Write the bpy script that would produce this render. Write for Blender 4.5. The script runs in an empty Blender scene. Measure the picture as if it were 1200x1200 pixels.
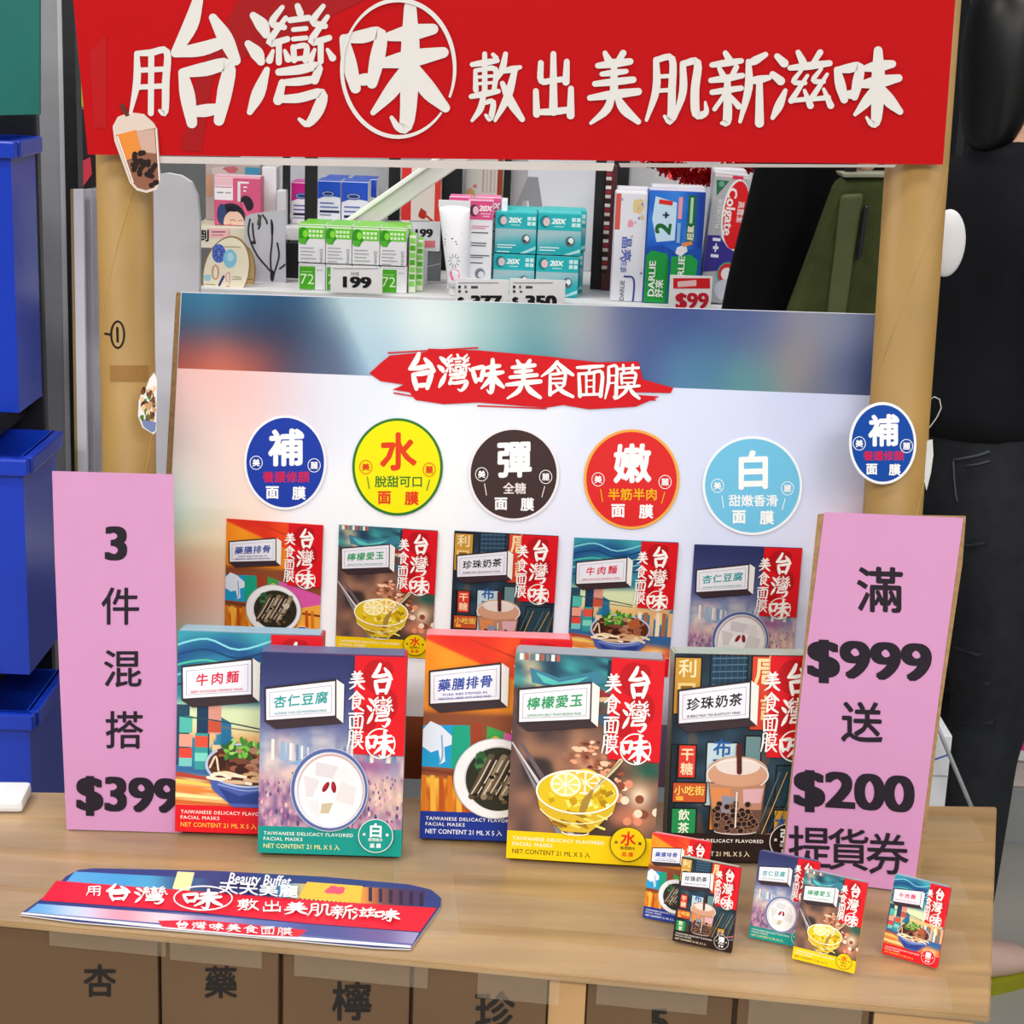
import bpy, bmesh, math, random
import numpy as np
from mathutils import Matrix, Vector
from mathutils.bvhtree import BVHTree

SC = bpy.context.scene
COL = SC.collection
random.seed(7)
R = math.radians

# ------------------------------------------------------------------ camera, world, lights, exposure
FPX, PITCH, ROLL = 2100.0, R(15.0), 0.040
CAM = np.array([0.0, 0.0, 1.56])
_F = np.array([0, math.cos(PITCH), -math.sin(PITCH)])
_R0 = np.array([1.0, 0, 0]); _U0 = np.array([0, math.sin(PITCH), math.cos(PITCH)])
_R = math.cos(ROLL) * _R0 + math.sin(ROLL) * _U0
_U = -math.sin(ROLL) * _R0 + math.cos(ROLL) * _U0
cd = bpy.data.cameras.new('camera'); cam = bpy.data.objects.new('camera', cd); COL.objects.link(cam)
cd.sensor_width = 36; cd.lens = 36 * FPX / 1200.0; cd.clip_start = 0.02
m = Matrix.Identity(4)
for i in range(3):
    m[i][0] = _R[i]; m[i][1] = _U[i]; m[i][2] = -_F[i]; m[i][3] = CAM[i]
cam.matrix_world = m
SC.camera = cam

w = bpy.data.worlds.new('world'); SC.world = w; w.use_nodes = True
w.node_tree.nodes['Background'].inputs[0].default_value = (0.9, 0.95, 1, 1)
w.node_tree.nodes['Background'].inputs[1].default_value = 0.25

def area(name, loc, sx, sy, power, rot=(0, 0, 0), col=(1, 0.98, 0.95)):
    l = bpy.data.lights.new(name, 'AREA'); l.shape = 'RECTANGLE'; l.size = sx; l.size_y = sy
    l.energy = power; l.color = col
    o = bpy.data.objects.new(name, l); o.location = loc; o.rotation_euler = rot; COL.objects.link(o)
    return o
LAMPS = [(-1.2, -2.3, 40), (1.2, -2.3, 40), (-1.2, -1.1, 40), (1.2, -1.1, 40), (0, -1.7, 40), (-1.3, 0.5, 20), (1.4, 0.7, 12), (-1.2, 1.9, 20), (1.2, 1.9, 14), (0.2, 3.4, 10)]  # unseen shop lamps without fixtures; rows behind the camera added for front light
for x, y, p in LAMPS:
    area('unseen_ceiling_lamp', (x, y, 2.92), 1.2, 0.3, p)
SC.view_settings.view_transform = 'Standard'; SC.view_settings.look = 'None'
SC.view_settings.gamma = 1; SC.view_settings.use_curve_mapping = False
SC.view_settings.exposure = 0.12

# ------------------------------------------------------------------ rays
def ray(u, v):
    u = np.asarray(u, float); v = np.asarray(v, float)
    return _F + ((u - 600) / FPX)[..., None] * _R - ((v - 600) / FPX)[..., None] * _U
def at_z(u, v, z):
    d = ray(u, v); return Vector(CAM + d * ((z - CAM[2]) / d[2]))
def at_y(u, v, y):
    d = ray(u, v); return Vector(CAM + d * ((y - CAM[1]) / d[1]))

# ------------------------------------------------------------------ materials
def lin(c):
    if isinstance(c, int): c = ((c >> 16 & 255) / 255, (c >> 8 & 255) / 255, (c & 255) / 255)
    return tuple(x / 12.92 if x <= 0.04045 else ((x + 0.055) / 1.055) ** 2.4 for x in c)
def mat(name, col, rough=0.5, metal=0.0, noise=0.05, scale=30, spec=0.4, stretch=None, bump=0.0, coat=0.0):
    m = bpy.data.materials.new(name); m.use_nodes = True
    nt = m.node_tree; b = nt.nodes['Principled BSDF']
    b.inputs['Roughness'].default_value = rough; b.inputs['Metallic'].default_value = metal
    b.inputs['Specular IOR Level'].default_value = spec; b.inputs['Coat Weight'].default_value = coat
    c = lin(col)
    tc = nt.nodes.new('ShaderNodeTexCoord'); mp = nt.nodes.new('ShaderNodeMapping')
    n = nt.nodes.new('ShaderNodeTexNoise'); n.inputs['Scale'].default_value = scale; n.inputs['Detail'].default_value = 4
    nt.links.new(tc.outputs['Object'], mp.inputs['Vector']); nt.links.new(mp.outputs[0], n.inputs['Vector'])
    if stretch: mp.inputs['Scale'].default_value = stretch
    r = nt.nodes.new('ShaderNodeMix'); r.data_type = 'RGBA'
    r.inputs[6].default_value = tuple(x * (1 - noise * 2) for x in c) + (1,)
    r.inputs[7].default_value = tuple(min(1, x * (1 + noise * 2)) for x in c) + (1,)
    nt.links.new(n.outputs['Fac'], r.inputs[0]); nt.links.new(r.outputs[2], b.inputs['Base Color'])
    if bump:
        bp = nt.nodes.new('ShaderNodeBump'); bp.inputs['Strength'].default_value = bump; bp.inputs['Distance'].default_value = 0.002
        nt.links.new(n.outputs['Fac'], bp.inputs['Height']); nt.links.new(bp.outputs[0], b.inputs['Normal'])
    return m
def print_mat(name, rough, coat=0.0):
    m = bpy.data.materials.new(name); m.use_nodes = True
    nt = m.node_tree; b = nt.nodes['Principled BSDF']
    a = nt.nodes.new('ShaderNodeAttribute'); a.attribute_name = 'Col'
    nt.links.new(a.outputs['Color'], b.inputs['Base Color'])
    n = nt.nodes.new('ShaderNodeTexNoise'); n.inputs['Scale'].default_value = 25
    r = nt.nodes.new('ShaderNodeMapRange'); r.inputs[3].default_value = rough - 0.05; r.inputs[4].default_value = rough + 0.05
    nt.links.new(n.outputs['Fac'], r.inputs[0]); nt.links.new(r.outputs[0], b.inputs['Roughness'])
    b.inputs['Specular IOR Level'].default_value = 0.3; b.inputs['Coat Weight'].default_value = coat
    return m
PRINT = print_mat('coated_print', 0.42)
MATTE = print_mat('matte_print', 0.7)
_mc = {}
def M_(col, rough=0.5, **k):
    key = (col, rough, tuple(sorted(k.items())))
    if key not in _mc: _mc[key] = mat('paint_%06x' % col, col, rough, **k)
    return _mc[key]
KRAFT = mat('kraft_paper', 0xb48c5e, 0.55, noise=0.10, scale=9, stretch=(1, 1, 3))
KRAFT_TOP = mat('kraft_top', 0xa3845d, 0.28, noise=0.32, scale=6, stretch=(0.7, 7, 1), spec=0.5, bump=0.12)  # colour streaks give wood-like grain and painted tape sheen
KRAFT_SHADED = mat('kraft_shaded', 0x5f462e, 0.5, noise=0.12, scale=8)  # shade of the counter front put into a darker kraft colour
KRAFT_TUBE = mat('kraft_tube', 0x9a7840, 0.5, noise=0.16, scale=14, stretch=(1, 1, .7))
CORR = mat('corrugated_edge', 0x9a7a50, 0.8, noise=0.25, scale=200)
def tape_mat():
    m = bpy.data.materials.new('clear_tape'); m.use_nodes = True; nt = m.node_tree
    b = nt.nodes['Principled BSDF']; b.inputs['Base Color'].default_value = (0.75, 0.62, 0.45, 1)
    b.inputs['Roughness'].default_value = 0.12; b.inputs['Alpha'].default_value = 0.07
    return m
TAPE = tape_mat()

# ------------------------------------------------------------------ objects
def link(o, parent=None, M=None):
    COL.objects.link(o)
    if parent is not None: o.parent = parent
    if M is not None: o.matrix_local = M
    return o
def tag(o, label=None, cat=None, group=None, kind=None):
    for k, v in (('label', label), ('category', cat), ('group', group), ('kind', kind)):
        if v: o[k] = v
    return o
def thing(name, label, cat, M=None, group=None):
    o = bpy.data.objects.new(name, None); o.empty_display_size = 0.02
    link(o, None, M); return tag(o, label, cat, group)
def meshdata(name, vs, fs, mt, smooth=False):
    me = bpy.data.meshes.new(name); me.from_pydata([tuple(v) for v in vs], [], [tuple(f) for f in fs])
    me.materials.append(mt)
    if smooth: me.polygons.foreach_set('use_smooth', [True] * len(me.polygons))
    me.update(); return me
def mobj(name, vs, fs, mt, parent=None, M=None, smooth=False):
    return link(bpy.data.objects.new(name, meshdata(name, vs, fs, mt, smooth)), parent, M)
def bmobj(name, bm, mt, parent=None, M=None, smooth=False):
    me = bpy.data.meshes.new(name); bmesh.ops.recalc_face_normals(bm, faces=bm.faces); bm.to_mesh(me); bm.free()
    me.materials.append(mt)
    if smooth: me.polygons.foreach_set('use_smooth', [True] * len(me.polygons))
    return link(bpy.data.objects.new(name, me), parent, M)
def bm_box(bm, x0, x1, y0, y1, z0, z1, bev=0.0):
    g = bmesh.ops.create_cube(bm, size=1)
    for v in g['verts']:
        v.co = Vector((x0 + (v.co.x + .5) * (x1 - x0), y0 + (v.co.y + .5) * (y1 - y0), z0 + (v.co.z + .5) * (z1 - z0)))
    if bev:
        es = list({e for v in g['verts'] for e in v.link_edges})
        bmesh.ops.bevel(bm, geom=es, offset=bev, segments=2, affect='EDGES', profile=0.6)
def box(name, x0, x1, y0, y1, z0, z1, mt, parent=None, M=None, bev=0.001):
    bm = bmesh.new(); bm_box(bm, x0, x1, y0, y1, z0, z1, bev)
    return bmobj(name, bm, mt, parent, M)
def slab(name, pts, y0, y1, mt, parent=None, M=None):
    """outline in the local xz plane, thickness along y"""
    n = len(pts); vs = [(x, y0, z) for x, z in pts] + [(x, y1, z) for x, z in pts]
    fs = [tuple(range(n)), tuple(range(2 * n - 1, n - 1, -1))] + [(i, (i + 1) % n, n + (i + 1) % n, n + i) for i in range(n)]
    bm = bmesh.new(); bv = [bm.verts.new(v) for v in vs]
    for f in fs: bm.faces.new([bv[i] for i in f])
    return bmobj(name, bm, mt, parent, M)
def tube_bm(bm, pts, r, n=12, cap=True):
    pts = [Vector(p) for p in pts]; rings = []
    for i, p in enumerate(pts):
        t = (pts[min(i + 1, len(pts) - 1)] - pts[max(i - 1, 0)]).normalized()
        a = t.orthogonal().normalized() if i == 0 else (a - t * a.dot(t)).normalized()
        b = t.cross(a); rr = r[i] if isinstance(r, (list, tuple)) else r
        rings.append([bm.verts.new(p + (a * math.cos(2 * math.pi * k / n) + b * math.sin(2 * math.pi * k / n)) * rr) for k in range(n)])
    for i in range(len(rings) - 1):
        for k in range(n):
            bm.faces.new((rings[i][k], rings[i][(k + 1) % n], rings[i + 1][(k + 1) % n], rings[i + 1][k]))
    if cap: bm.faces.new(rings[0][::-1]); bm.faces.new(rings[-1])
def tube(name, pts, r, mt, parent=None, M=None, n=12):
    bm = bmesh.new(); tube_bm(bm, pts, r, n); return bmobj(name, bm, mt, parent, M, True)
def frame(o, ex, ez):
    ex = Vector(ex).normalized(); ez = Vector(ez).normalized(); ey = ez.cross(ex).normalized(); ez = ex.cross(ey)
    M = Matrix.Identity(4)
    for i in range(3): M[i][0] = ex[i]; M[i][1] = ey[i]; M[i][2] = ez[i]; M[i][3] = o[i]
    return M
def T(x=0, y=0, z=0): return Matrix.Translation((x, y, z))
Z = Vector((0, 0, 1))
def standing(bl, br, lean, z):
    """frame of an upright panel from its two bottom corners in the photograph, leaning back by lean"""
    a, b = at_z(bl[0], bl[1], z), at_z(br[0], br[1], z)
    ex = (b - a).normalized(); back = Z.cross(ex)
    return frame(a, ex, Z * math.cos(lean) + back * math.sin(lean)), (b - a).length
def plane_map(M):
    Mi = np.array(M.inverted()); o = Mi[:3, :3] @ CAM + Mi[:3, 3]
    def f(u, v):
        d = ray(u, v) @ Mi[:3, :3].T
        t = -o[1] / d[..., 1]
        return o[0] + d[..., 0] * t, o[2] + d[..., 2] * t
    return f

# ------------------------------------------------------------------ printed artwork
_tc = bpy.data.curves.new('glyphs', 'FONT'); _to = bpy.data.objects.new('glyphs', _tc); COL.objects.link(_to)
_tcache = {}
def glyphs(s, bold=0.0, space=1.0, res=2):
    k = (s, bold, space, res)
    if k not in _tcache:
        _tc.body = s; _tc.offset = bold; _tc.space_character = space; _tc.resolution_u = res
        dg = bpy.context.evaluated_depsgraph_get(); dg.update()
        e = _to.evaluated_get(dg); me = e.to_mesh()
        vs = np.array([(v.co.x, v.co.y) for v in me.vertices]); fs = [tuple(p.vertices) for p in me.polygons]
        e.to_mesh_clear()
        lo, hi = vs.min(0), vs.max(0)
        if not s.isascii(): cy = 0.38
        else: cy = 0.355
        vs[:, 0] -= (lo[0] + hi[0]) / 2; vs[:, 1] -= cy
        _tcache[k] = (vs, fs, hi[0] - lo[0])
    return _tcache[k]

BR = {
'台': "40,100,9 30,80,13 10,58,8|10,58,8 45,61,12 80,68,9|60,86,7 76,70,13 90,52,9|20,42,8 26,24,13 32,2,9|20,42,8 50,45,12 80,48,11 76,28,13 68,4,9|31,11,8 50,12,11 71,14,8",
'灣': "6,92,6 16,84,11 21,76,7|0,68,6 10,60,11 15,53,7|2,10,5 12,26,11 22,46,5|40,99,4 28,86,6 42,82,5|44,90,4 25,69,6 46,72,5|29,62,3 25,54,6|36,70,5 36,52,5|43,62,3 47,55,6|58,100,5 61,94,6|49,88,5 71,90,5|53,80,4 68,81,4|53,72,4 68,73,4|53,65,5 54,54,5|53,65,4 68,66,5 67,54,5|54,55,4 67,56,4|88,100,4 76,87,6 90,83,5|93,91,4 74,70,6 95,73,5|78,63,3 73,55,6|85,71,5 85,53,5|93,63,3 99,56,6|36,44,6 60,46,8 82,49,7 78,37,7|40,35,5 60,36,7 78,38,6|40,35,6 35,20,8|36,21,6 60,22,8 86,26,8 82,12,10 70,0,6 60,4,3",
'味': "2,74,7 7,54,11 13,34,8|2,74,6 20,76,10 37,78,9 34,58,11 29,38,8|13,40,6 22,41,9 31,42,6|46,76,7 66,79,12 88,82,8|38,54,7 66,58,13 98,63,8|66,100,9 66,60,14 63,8,11 55,2,6 48,10,3|64,54,6 50,34,11 30,14,4|68,54,6 82,34,13 100,18,7",
'用': "20,94,7 20,50,10 6,2,4|20,94,7 50,95,9 86,97,9 84,50,10 82,4,9 70,6,4|22,68,7 82,70,7|20,42,7 82,44,7|52,94,8 51,2,8",
'敷': "4,84,6 28,87,8 52,90,6|28,100,6 28,44,7|44,99,5 50,94,6|10,75,5 11,46,7|10,75,5 48,77,7 46,46,6|12,65,4 45,67,4|12,55,4 45,57,4|2,36,6 28,40,8 54,44,6|28,50,5 30,42,6|26,40,6 20,18,8 4,0,4|26,26,5 44,28,7 39,3,7 30,8,4|68,100,6 62,78,8 50,60,4|64,74,6 80,77,8 96,80,5|86,76,7 72,36,10 48,0,4|62,56,6 78,28,11 100,2,7",
'出': "50,100,8 50,10,12|20,86,8 21,58,9 50,59,8 82,61,8|82,88,8 80,56,10|8,42,8 10,6,10|10,9,8 50,10,10 90,13,9|92,46,8 91,4,11",
'美': "32,100,6 40,88,10|68,100,8 56,86,7|18,82,7 50,85,10 82,88,8|26,70,6 50,72,8 74,74,6|50,88,7 50,46,10|12,56,7 50,59,9 88,62,8|2,36,7 50,41,11 98,45,9|48,46,7 36,20,10 4,0,4|54,40,6 70,20,12 98,2,7",
'肌': "18,96,7 18,50,9 2,2,4|18,96,7 44,98,8 44,50,9 42,2,9 32,8,4|22,70,5 40,71,5|22,48,5 40,49,5|62,90,7 62,46,9 48,4,4|62,90,7 86,92,9 82,50,10 84,12,10 100,14,7 99,30,3",
'新': "28,100,6 34,91,8|6,83,6 30,86,8 54,89,6|18,78,5 24,68,7|46,80,6 38,66,6|4,61,6 30,64,8 56,68,6|6,44,6 30,47,7 54,50,6|31,64,7 31,6,10 22,0,4|28,42,5 10,20,5|34,40,5 50,24,7|94,98,6 76,89,9 64,85,4|66,88,6 66,50,9 52,2,4|68,60,6 82,62,9 100,65,6|84,62,7 84,0,10",
'滋': "8,94,7 20,84,10|0,68,7 14,58,10|0,4,5 11,22,10 22,44,5|44,100,6 52,86,9|82,100,7 70,84,6|30,77,6 62,80,9 98,84,7|50,74,4 36,57,6 56,55,5|60,66,4 32,29,7|32,29,5 64,32,6|55,44,4 65,22,8|84,76,4 70,59,6 88,57,5|94,68,4 66,31,7|66,31,5 96,34,6|88,46,4 100,22,8",
'食': "50,100,7 34,80,10 2,58,4|50,98,6 70,80,11 98,62,7|48,82,5 54,73,7|28,63,6 28,6,9|28,63,6 50,65,7 74,67,7 71,36,8|30,51,4 70,52,5|30,38,5 70,39,5|28,7,7 52,20,6|70,32,6 56,22,5|46,33,5 66,15,10 98,0,7",
'面': "4,92,7 50,94,10 96,97,7|52,92,6 42,74,6|10,72,8 14,2,10|10,72,7 50,74,8 92,76,9 87,2,10|36,70,6 37,10,6|64,72,6 63,10,6|38,51,4 62,52,4|38,31,4 62,32,4|16,6,7 86,8,7",
'膜': "10,94,6 10,48,8 0,0,4|10,94,6 33,96,7 33,48,8 31,2,8 24,6,3|14,68,4 30,69,4|14,46,4 30,47,4|39,88,6 98,92,6|53,100,6 54,79,6|81,100,6 79,79,6|47,74,6 49,45,6|47,74,5 88,76,7 85,45,6|50,61,4 84,62,4|50,47,4 84,48,4|38,33,6 68,35,7 100,38,6|68,46,6 60,22,8 36,0,4|70,34,5 82,16,9 100,0,6",
}
def strip_poly(pts, nsub=5):
    """outline of a brush stroke through (x, y, width) points"""
    P = np.array(pts, float)
    if len(P) > 2:
        out = []
        E = np.vstack([2 * P[0] - P[1], P, 2 * P[-1] - P[-2]])
        for i in range(1, len(E) - 2):
            p0, p1, p2, p3 = E[i - 1], E[i], E[i + 1], E[i + 2]
            for t in np.linspace(0, 1, nsub, endpoint=False):
                out.append(0.5 * (2 * p1 + (p2 - p0) * t + (2 * p0 - 5 * p1 + 4 * p2 - p3) * t * t + (3 * p1 - p0 - 3 * p2 + p3) * t ** 3))
        out.append(P[-1]); P = np.array(out)
    return P
class Art:
    """flat print: coloured shapes on the local xz plane, each a hair above the one before"""
    def __init__(s, M, z0=0.0001, dz=1.2e-5):
        s.M = M; s.z = z0; s.dz = dz; s.v = []; s.f = []; s.c = []; s.n = 0
    def add(s, P, faces, col, up=True):
        P = np.asarray(P, float)
        if up: s.z += s.dz
        x, z = s.M(P[:, 0], P[:, 1])
        k = len(P)
        s.v.append(np.stack([x, np.full(k, -s.z), z], 1))
        s.f += [tuple(i + s.n for i in f) for f in faces]
        c = np.asarray(col, float) if not isinstance(col, int) else np.array(lin(col))
        s.c.append(np.tile(c, (k, 1)) if c.ndim == 1 else c)
        s.n += k
    def poly(s, pts, col, up=True): s.add(pts, [tuple(range(len(pts)))], col, up)
    def rect(s, u0, v0, u1, v1, col, up=True): s.poly([(u0, v0), (u1, v0), (u1, v1), (u0, v1)], col, up)
    def ell(s, cu, cv, ru, rv, col, n=44, up=True, rot=0, jag=0):
        a = np.linspace(0, 2 * np.pi, n, endpoint=False)
        rr = 1 + (np.random.RandomState(int(cu * 991 + cv * 77) % 9999).rand(n) - .5) * jag
        x, y = ru * np.cos(a) * rr, rv * np.sin(a) * rr
        s.poly(np.stack([cu + x * math.cos(rot) - y * math.sin(rot), cv + x * math.sin(rot) + y * math.cos(rot)], 1), col, up)
    def ring(s, cu, cv, ru, rv, wd, col, a0=0, a1=360, n=60, taper=0):
        a = np.radians(np.linspace(a0, a1, n)); t = np.linspace(0, 1, n)
        ww = wd * (1 - taper * np.abs(2 * t - 1) ** 2) / 2
        o = np.stack([cu + (ru + ww) * np.cos(a), cv + (rv + ww) * np.sin(a)], 1)
        i = np.stack([cu + (ru - ww) * np.cos(a), cv + (rv - ww) * np.sin(a)], 1)
        s.add(np.vstack([o, i]), [(k, k + 1, n + k + 1, n + k) for k in range(n - 1)], col)
    def line(s, pts, wd, col, up=True, nsub=4):
        P = strip_poly([(p[0], p[1], p[2] if len(p) > 2 else wd) for p in pts], nsub)
        d = np.gradient(P[:, :2], axis=0); d /= np.linalg.norm(d, axis=1)[:, None] + 1e-12
        nrm = np.stack([-d[:, 1], d[:, 0]], 1) * P[:, 2:3] / 2
        k = len(P); V = np.vstack([P[:, :2] + nrm, P[:, :2] - nrm])
        F = [(i, i + 1, k + i + 1, k + i) for i in range(k - 1)]
        # round ends
        for e, sg in ((0, -1), (k - 1, 1)):
            a0 = math.atan2(nrm[e, 1], nrm[e, 0]); rr = P[e, 2] / 2; b = len(V)
            ang = [a0 - sg * math.pi * j / 6 for j in range(7)]
            V = np.vstack([V, [(P[e, 0] + rr * math.cos(q), P[e, 1] + rr * math.sin(q)) for q in ang]])
            F.append(tuple(range(b, b + 7)))
        s.add(V, F, col, up)
    def brush(s, ch, u0, v0, u1, v1, col, bold=1.0):
        s.z += s.dz
        sx, sy = (u1 - u0) / 100, (v1 - v0) / 100; sw = math.sqrt(abs(sx * sy)) * bold
        for st in BR[ch].split('|'):
            pts = [tuple(float(q) for q in p.split(',')) for p in st.split()]
            s.line([(u0 + p[0] * sx, v1 - p[1] * sy, p[2] * sw * 1.08) for p in pts], 1, col)
    def text(s, st, cu, cv, size, col, bold=0.0, sx=1.0, rot=0.0, shear=0.0, space=1.0, align=0, slope=0.0, fit=None):
        vs, fs, wd = glyphs(st, 0.0, space, 5 if st.isascii() and bold > .03 else 2)
        s.z += s.dz
        n = 0 if bold < .008 else (3 if bold < .015 else 4 if bold < .03 else 6)
        OF = [(i / 3, j) for j in (-.5, .5) for i in range(-3, 4)] if st.isascii() and n == 6 else [(math.cos(j * 2 * math.pi / max(n, 1) + .4), math.sin(j * 2 * math.pi / max(n, 1) + .4)) for j in range(n)]
        n = len(OF)
        for j in range(n + 1):
            ox, oy = (0, 0) if j == n else (bold * OF[j][0], bold * OF[j][1])
            x, y = (vs[:, 0] + ox) * size * sx, (vs[:, 1] + oy) * size
            if fit: x = x * (fit / (wd * size * sx))
            x = x + shear * y
            y = y + slope * x
            x = x + align * (fit or wd * size * sx) / 2
            c, q = math.cos(rot), math.sin(rot)
            s.add(np.stack([cu + x * c + y * q, cv + x * q - y * c], 1), fs, col)
    def raster(s, quad, nu, nv, fn):
        a, b, c, d = [np.array(q, float) for q in quad]
        S, Tt = np.meshgrid(np.linspace(0, 1, nu + 1), np.linspace(0, 1, nv + 1))
        P = (a * ((1 - S) * (1 - Tt))[..., None] + b * (S * (1 - Tt))[..., None] + c * (S * Tt)[..., None] + d * ((1 - S) * Tt)[..., None])
        rgb = np.clip(fn(P[..., 0], P[..., 1]), 0, 1).reshape(-1, 3)
        l = np.where(rgb <= 0.04045, rgb / 12.92, ((rgb + 0.055) / 1.055) ** 2.4)
        F = [(j * (nu + 1) + i, j * (nu + 1) + i + 1, (j + 1) * (nu + 1) + i + 1, (j + 1) * (nu + 1) + i) for j in range(nv) for i in range(nu)]
        s.add(P.reshape(-1, 2), F, l)
    def mesh(s, name, mt):
        V = np.vstack(s.v); C = np.vstack(s.c)
        me = bpy.data.meshes.new(name); me.from_pydata(V.tolist(), [], s.f)
        at = me.color_attributes.new('Col', 'FLOAT_COLOR', 'POINT')
        at.data.foreach_set('color', np.hstack([C, np.ones((len(C), 1))]).astype(np.float32).ravel())
        me.materials.append(mt); me.update()
        return me
    def build(s, name, parent=None, M=None, mt=None):
        return link(bpy.data.objects.new(name, s.mesh(name, mt or PRINT)), parent, M)

def noise(X, Y, sc, seed):
    rs = np.random.RandomState(seed); g = rs.rand(64, 64)
    x, y = X * sc, Y * sc; xi, yi = np.floor(x).astype(int), np.floor(y).astype(int)
    fx, fy = x - xi, y - yi; fx = fx * fx * (3 - 2 * fx); fy = fy * fy * (3 - 2 * fy)
    q = lambda i, j: g[i % 64, j % 64]
    return (q(xi, yi) * (1 - fx) + q(xi + 1, yi) * fx) * (1 - fy) + (q(xi, yi + 1) * (1 - fx) + q(xi + 1, yi + 1) * fx) * fy
def rgb(c): return np.array(((c >> 16 & 255) / 255, (c >> 8 & 255) / 255, (c & 255) / 255))
def mixc(a, b, t):
    a = rgb(a) if isinstance(a, int) else a; b = rgb(b) if isinstance(b, int) else b
    t = np.clip(t, 0, 1)[..., None]; return a * (1 - t) + b * t
def sstep(a, b, x):
    t = np.clip((x - a) / (b - a), 0, 1); return t * t * (3 - 2 * t)
def rbf(pts):
    A = np.array([(p[0], p[1]) for p in pts], float); Cc = np.array([rgb(p[2]) for p in pts])
    S = np.array([p[3] if len(p) > 3 else 45 for p in pts], float)
    def f(X, Y):
        W = np.exp(-((X[..., None] - A[:, 0]) ** 2 + (Y[..., None] - A[:, 1]) ** 2) / (2 * S ** 2)) + 1e-9 / (1 + ((X[..., None] - A[:, 0]) ** 2 + (Y[..., None] - A[:, 1]) ** 2))
        return (W @ Cc) / W.sum(-1)[..., None]
    return f
#==SECTION2==
# ------------------------------------------------------------------ the room
FLOOR = mat('floor_tile', 0xa5a39c, 0.35, noise=0.08, scale=3)
WALLM = mat('wall_paint', 0x8d8f92, 0.8, noise=0.04)
CEILM = mat('ceiling_tile', 0xd8d8d4, 0.8, noise=0.04)
def struct(name, *a):
    o = box(name, *a, bev=0); o['kind'] = 'structure'; return o
RX, RY0, RY1, RZ = 3.2, -3.0, 5.2, 3.0
struct('floor', -RX, RX, RY0, RY1, -0.1, 0, FLOOR)
struct('ceiling', -RX, RX, RY0, RY1, RZ, RZ + 0.1, CEILM)
struct('wall_back', -RX, RX, RY1, RY1 + 0.1, 0, RZ, WALLM)
struct('wall_front', -RX, RX, RY0 - 0.1, RY0, 0, RZ, WALLM)
struct('wall_left', -RX - 0.1, -RX, RY0, RY1, 0, RZ, WALLM)
struct('wall_right', RX, RX + 0.1, RY0, RY1, 0, RZ, WALLM)

# ------------------------------------------------------------------ the counter
TZ = 0.9
tb = thing('cardboard_counter', 'counter built of taped brown cardboard cartons with a kraft paper top', 'counter', T(0, 1.3, 0))
TI = T(0, -1.3, 0)
def W(o, parent, M=None):            # keep world coordinates under a parent
    o.parent = parent; o.matrix_parent_inverse = parent.matrix_world.inverted(); return o
bpy.context.view_layer.update()
PL = [(-0.47, 1.447), (0.449, 1.502), (0.352, 1.135), (-0.47, 1.228)]
def prism(name, pts, z0, z1, mt, parent=None, M=None, bev=0.0):
    n = len(pts); bm = bmesh.new()
    bv = [bm.verts.new((x, y, z0)) for x, y in pts] + [bm.verts.new((x, y, z1)) for x, y in pts]
    for f in [tuple(range(n)), tuple(range(2 * n - 1, n - 1, -1))] + [(i, (i + 1) % n, n + (i + 1) % n, n + i) for i in range(n)]:
        bm.faces.new([bv[i] for i in f])
    if bev: bmesh.ops.bevel(bm, geom=bm.edges[:], offset=bev, segments=2, affect='EDGES')
    return bmobj(name, bm, mt, parent, M)
prism('top_board', PL, TZ - 0.005, TZ, KRAFT_TOP, tb, TI, 0.0012)
inner = [(-0.465, 1.44), (0.44, 1.492), (0.345, 1.15), (-0.465, 1.242)]
prism('core_carton', inner, 0.0, TZ - 0.0055, KRAFT_SHADED, tb, TI)
FL, FR = Vector((-0.47, 1.229, 0)), Vector((0.352, 1.136, 0))
exf = (FR - FL).normalized()
MF = TI @ frame((FL.x, FL.y, 0), exf, Z)
def front_x(u):                       # distance along the counter's front edge for an image column
    M = frame((FL.x, FL.y, 0), exf, Z); f = plane_map(M); return float(f(np.array([u], float), np.array([1150.0]))[0][0])
BLK = 0x1c1714
segs = [(-40, 184, '杏', 115, 1152, 38), (187, 326, '藥', 258, 1152, 38), (329, 480, '檸', 411, 1176, 46), (483, 642, '珍', 580, 1186, 46),
        (688, 862, '5', 772, 1200, 40), (866, 1024, None, 0, 0, 0), (1028, 1150, None, 0, 0, 0)]
fpm = plane_map(frame((FL.x, FL.y, 0), exf, Z))
for i, (u0, u1, ch, cu, cv, sz) in enumerate(segs):
    x0, x1 = front_x(u0), front_x(u1)
    p = box('front_carton', x0 + 0.0005, x1 - 0.0005, 0.004 - 0.002 * (i % 2), 0.012, 0.45, TZ - 0.0056, KRAFT if i > 4 and i != 5 else KRAFT_SHADED, tb, MF, 0.0015)
    if ch:
        a = Art(fpm, -0.0035 + 0.002 * (i % 2)); a.text(ch, cu, cv, sz * 1.05, BLK, 0.022 if ch != '5' else 0.06)
        a.build('printed_character', p, None, MATTE)
x0, x1 = front_x(643), front_x(687)
box('filler_carton', x0, x1, 0.006, 0.012, 0.45, TZ - 0.0056, KRAFT, tb, MF, 0.001)
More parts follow.
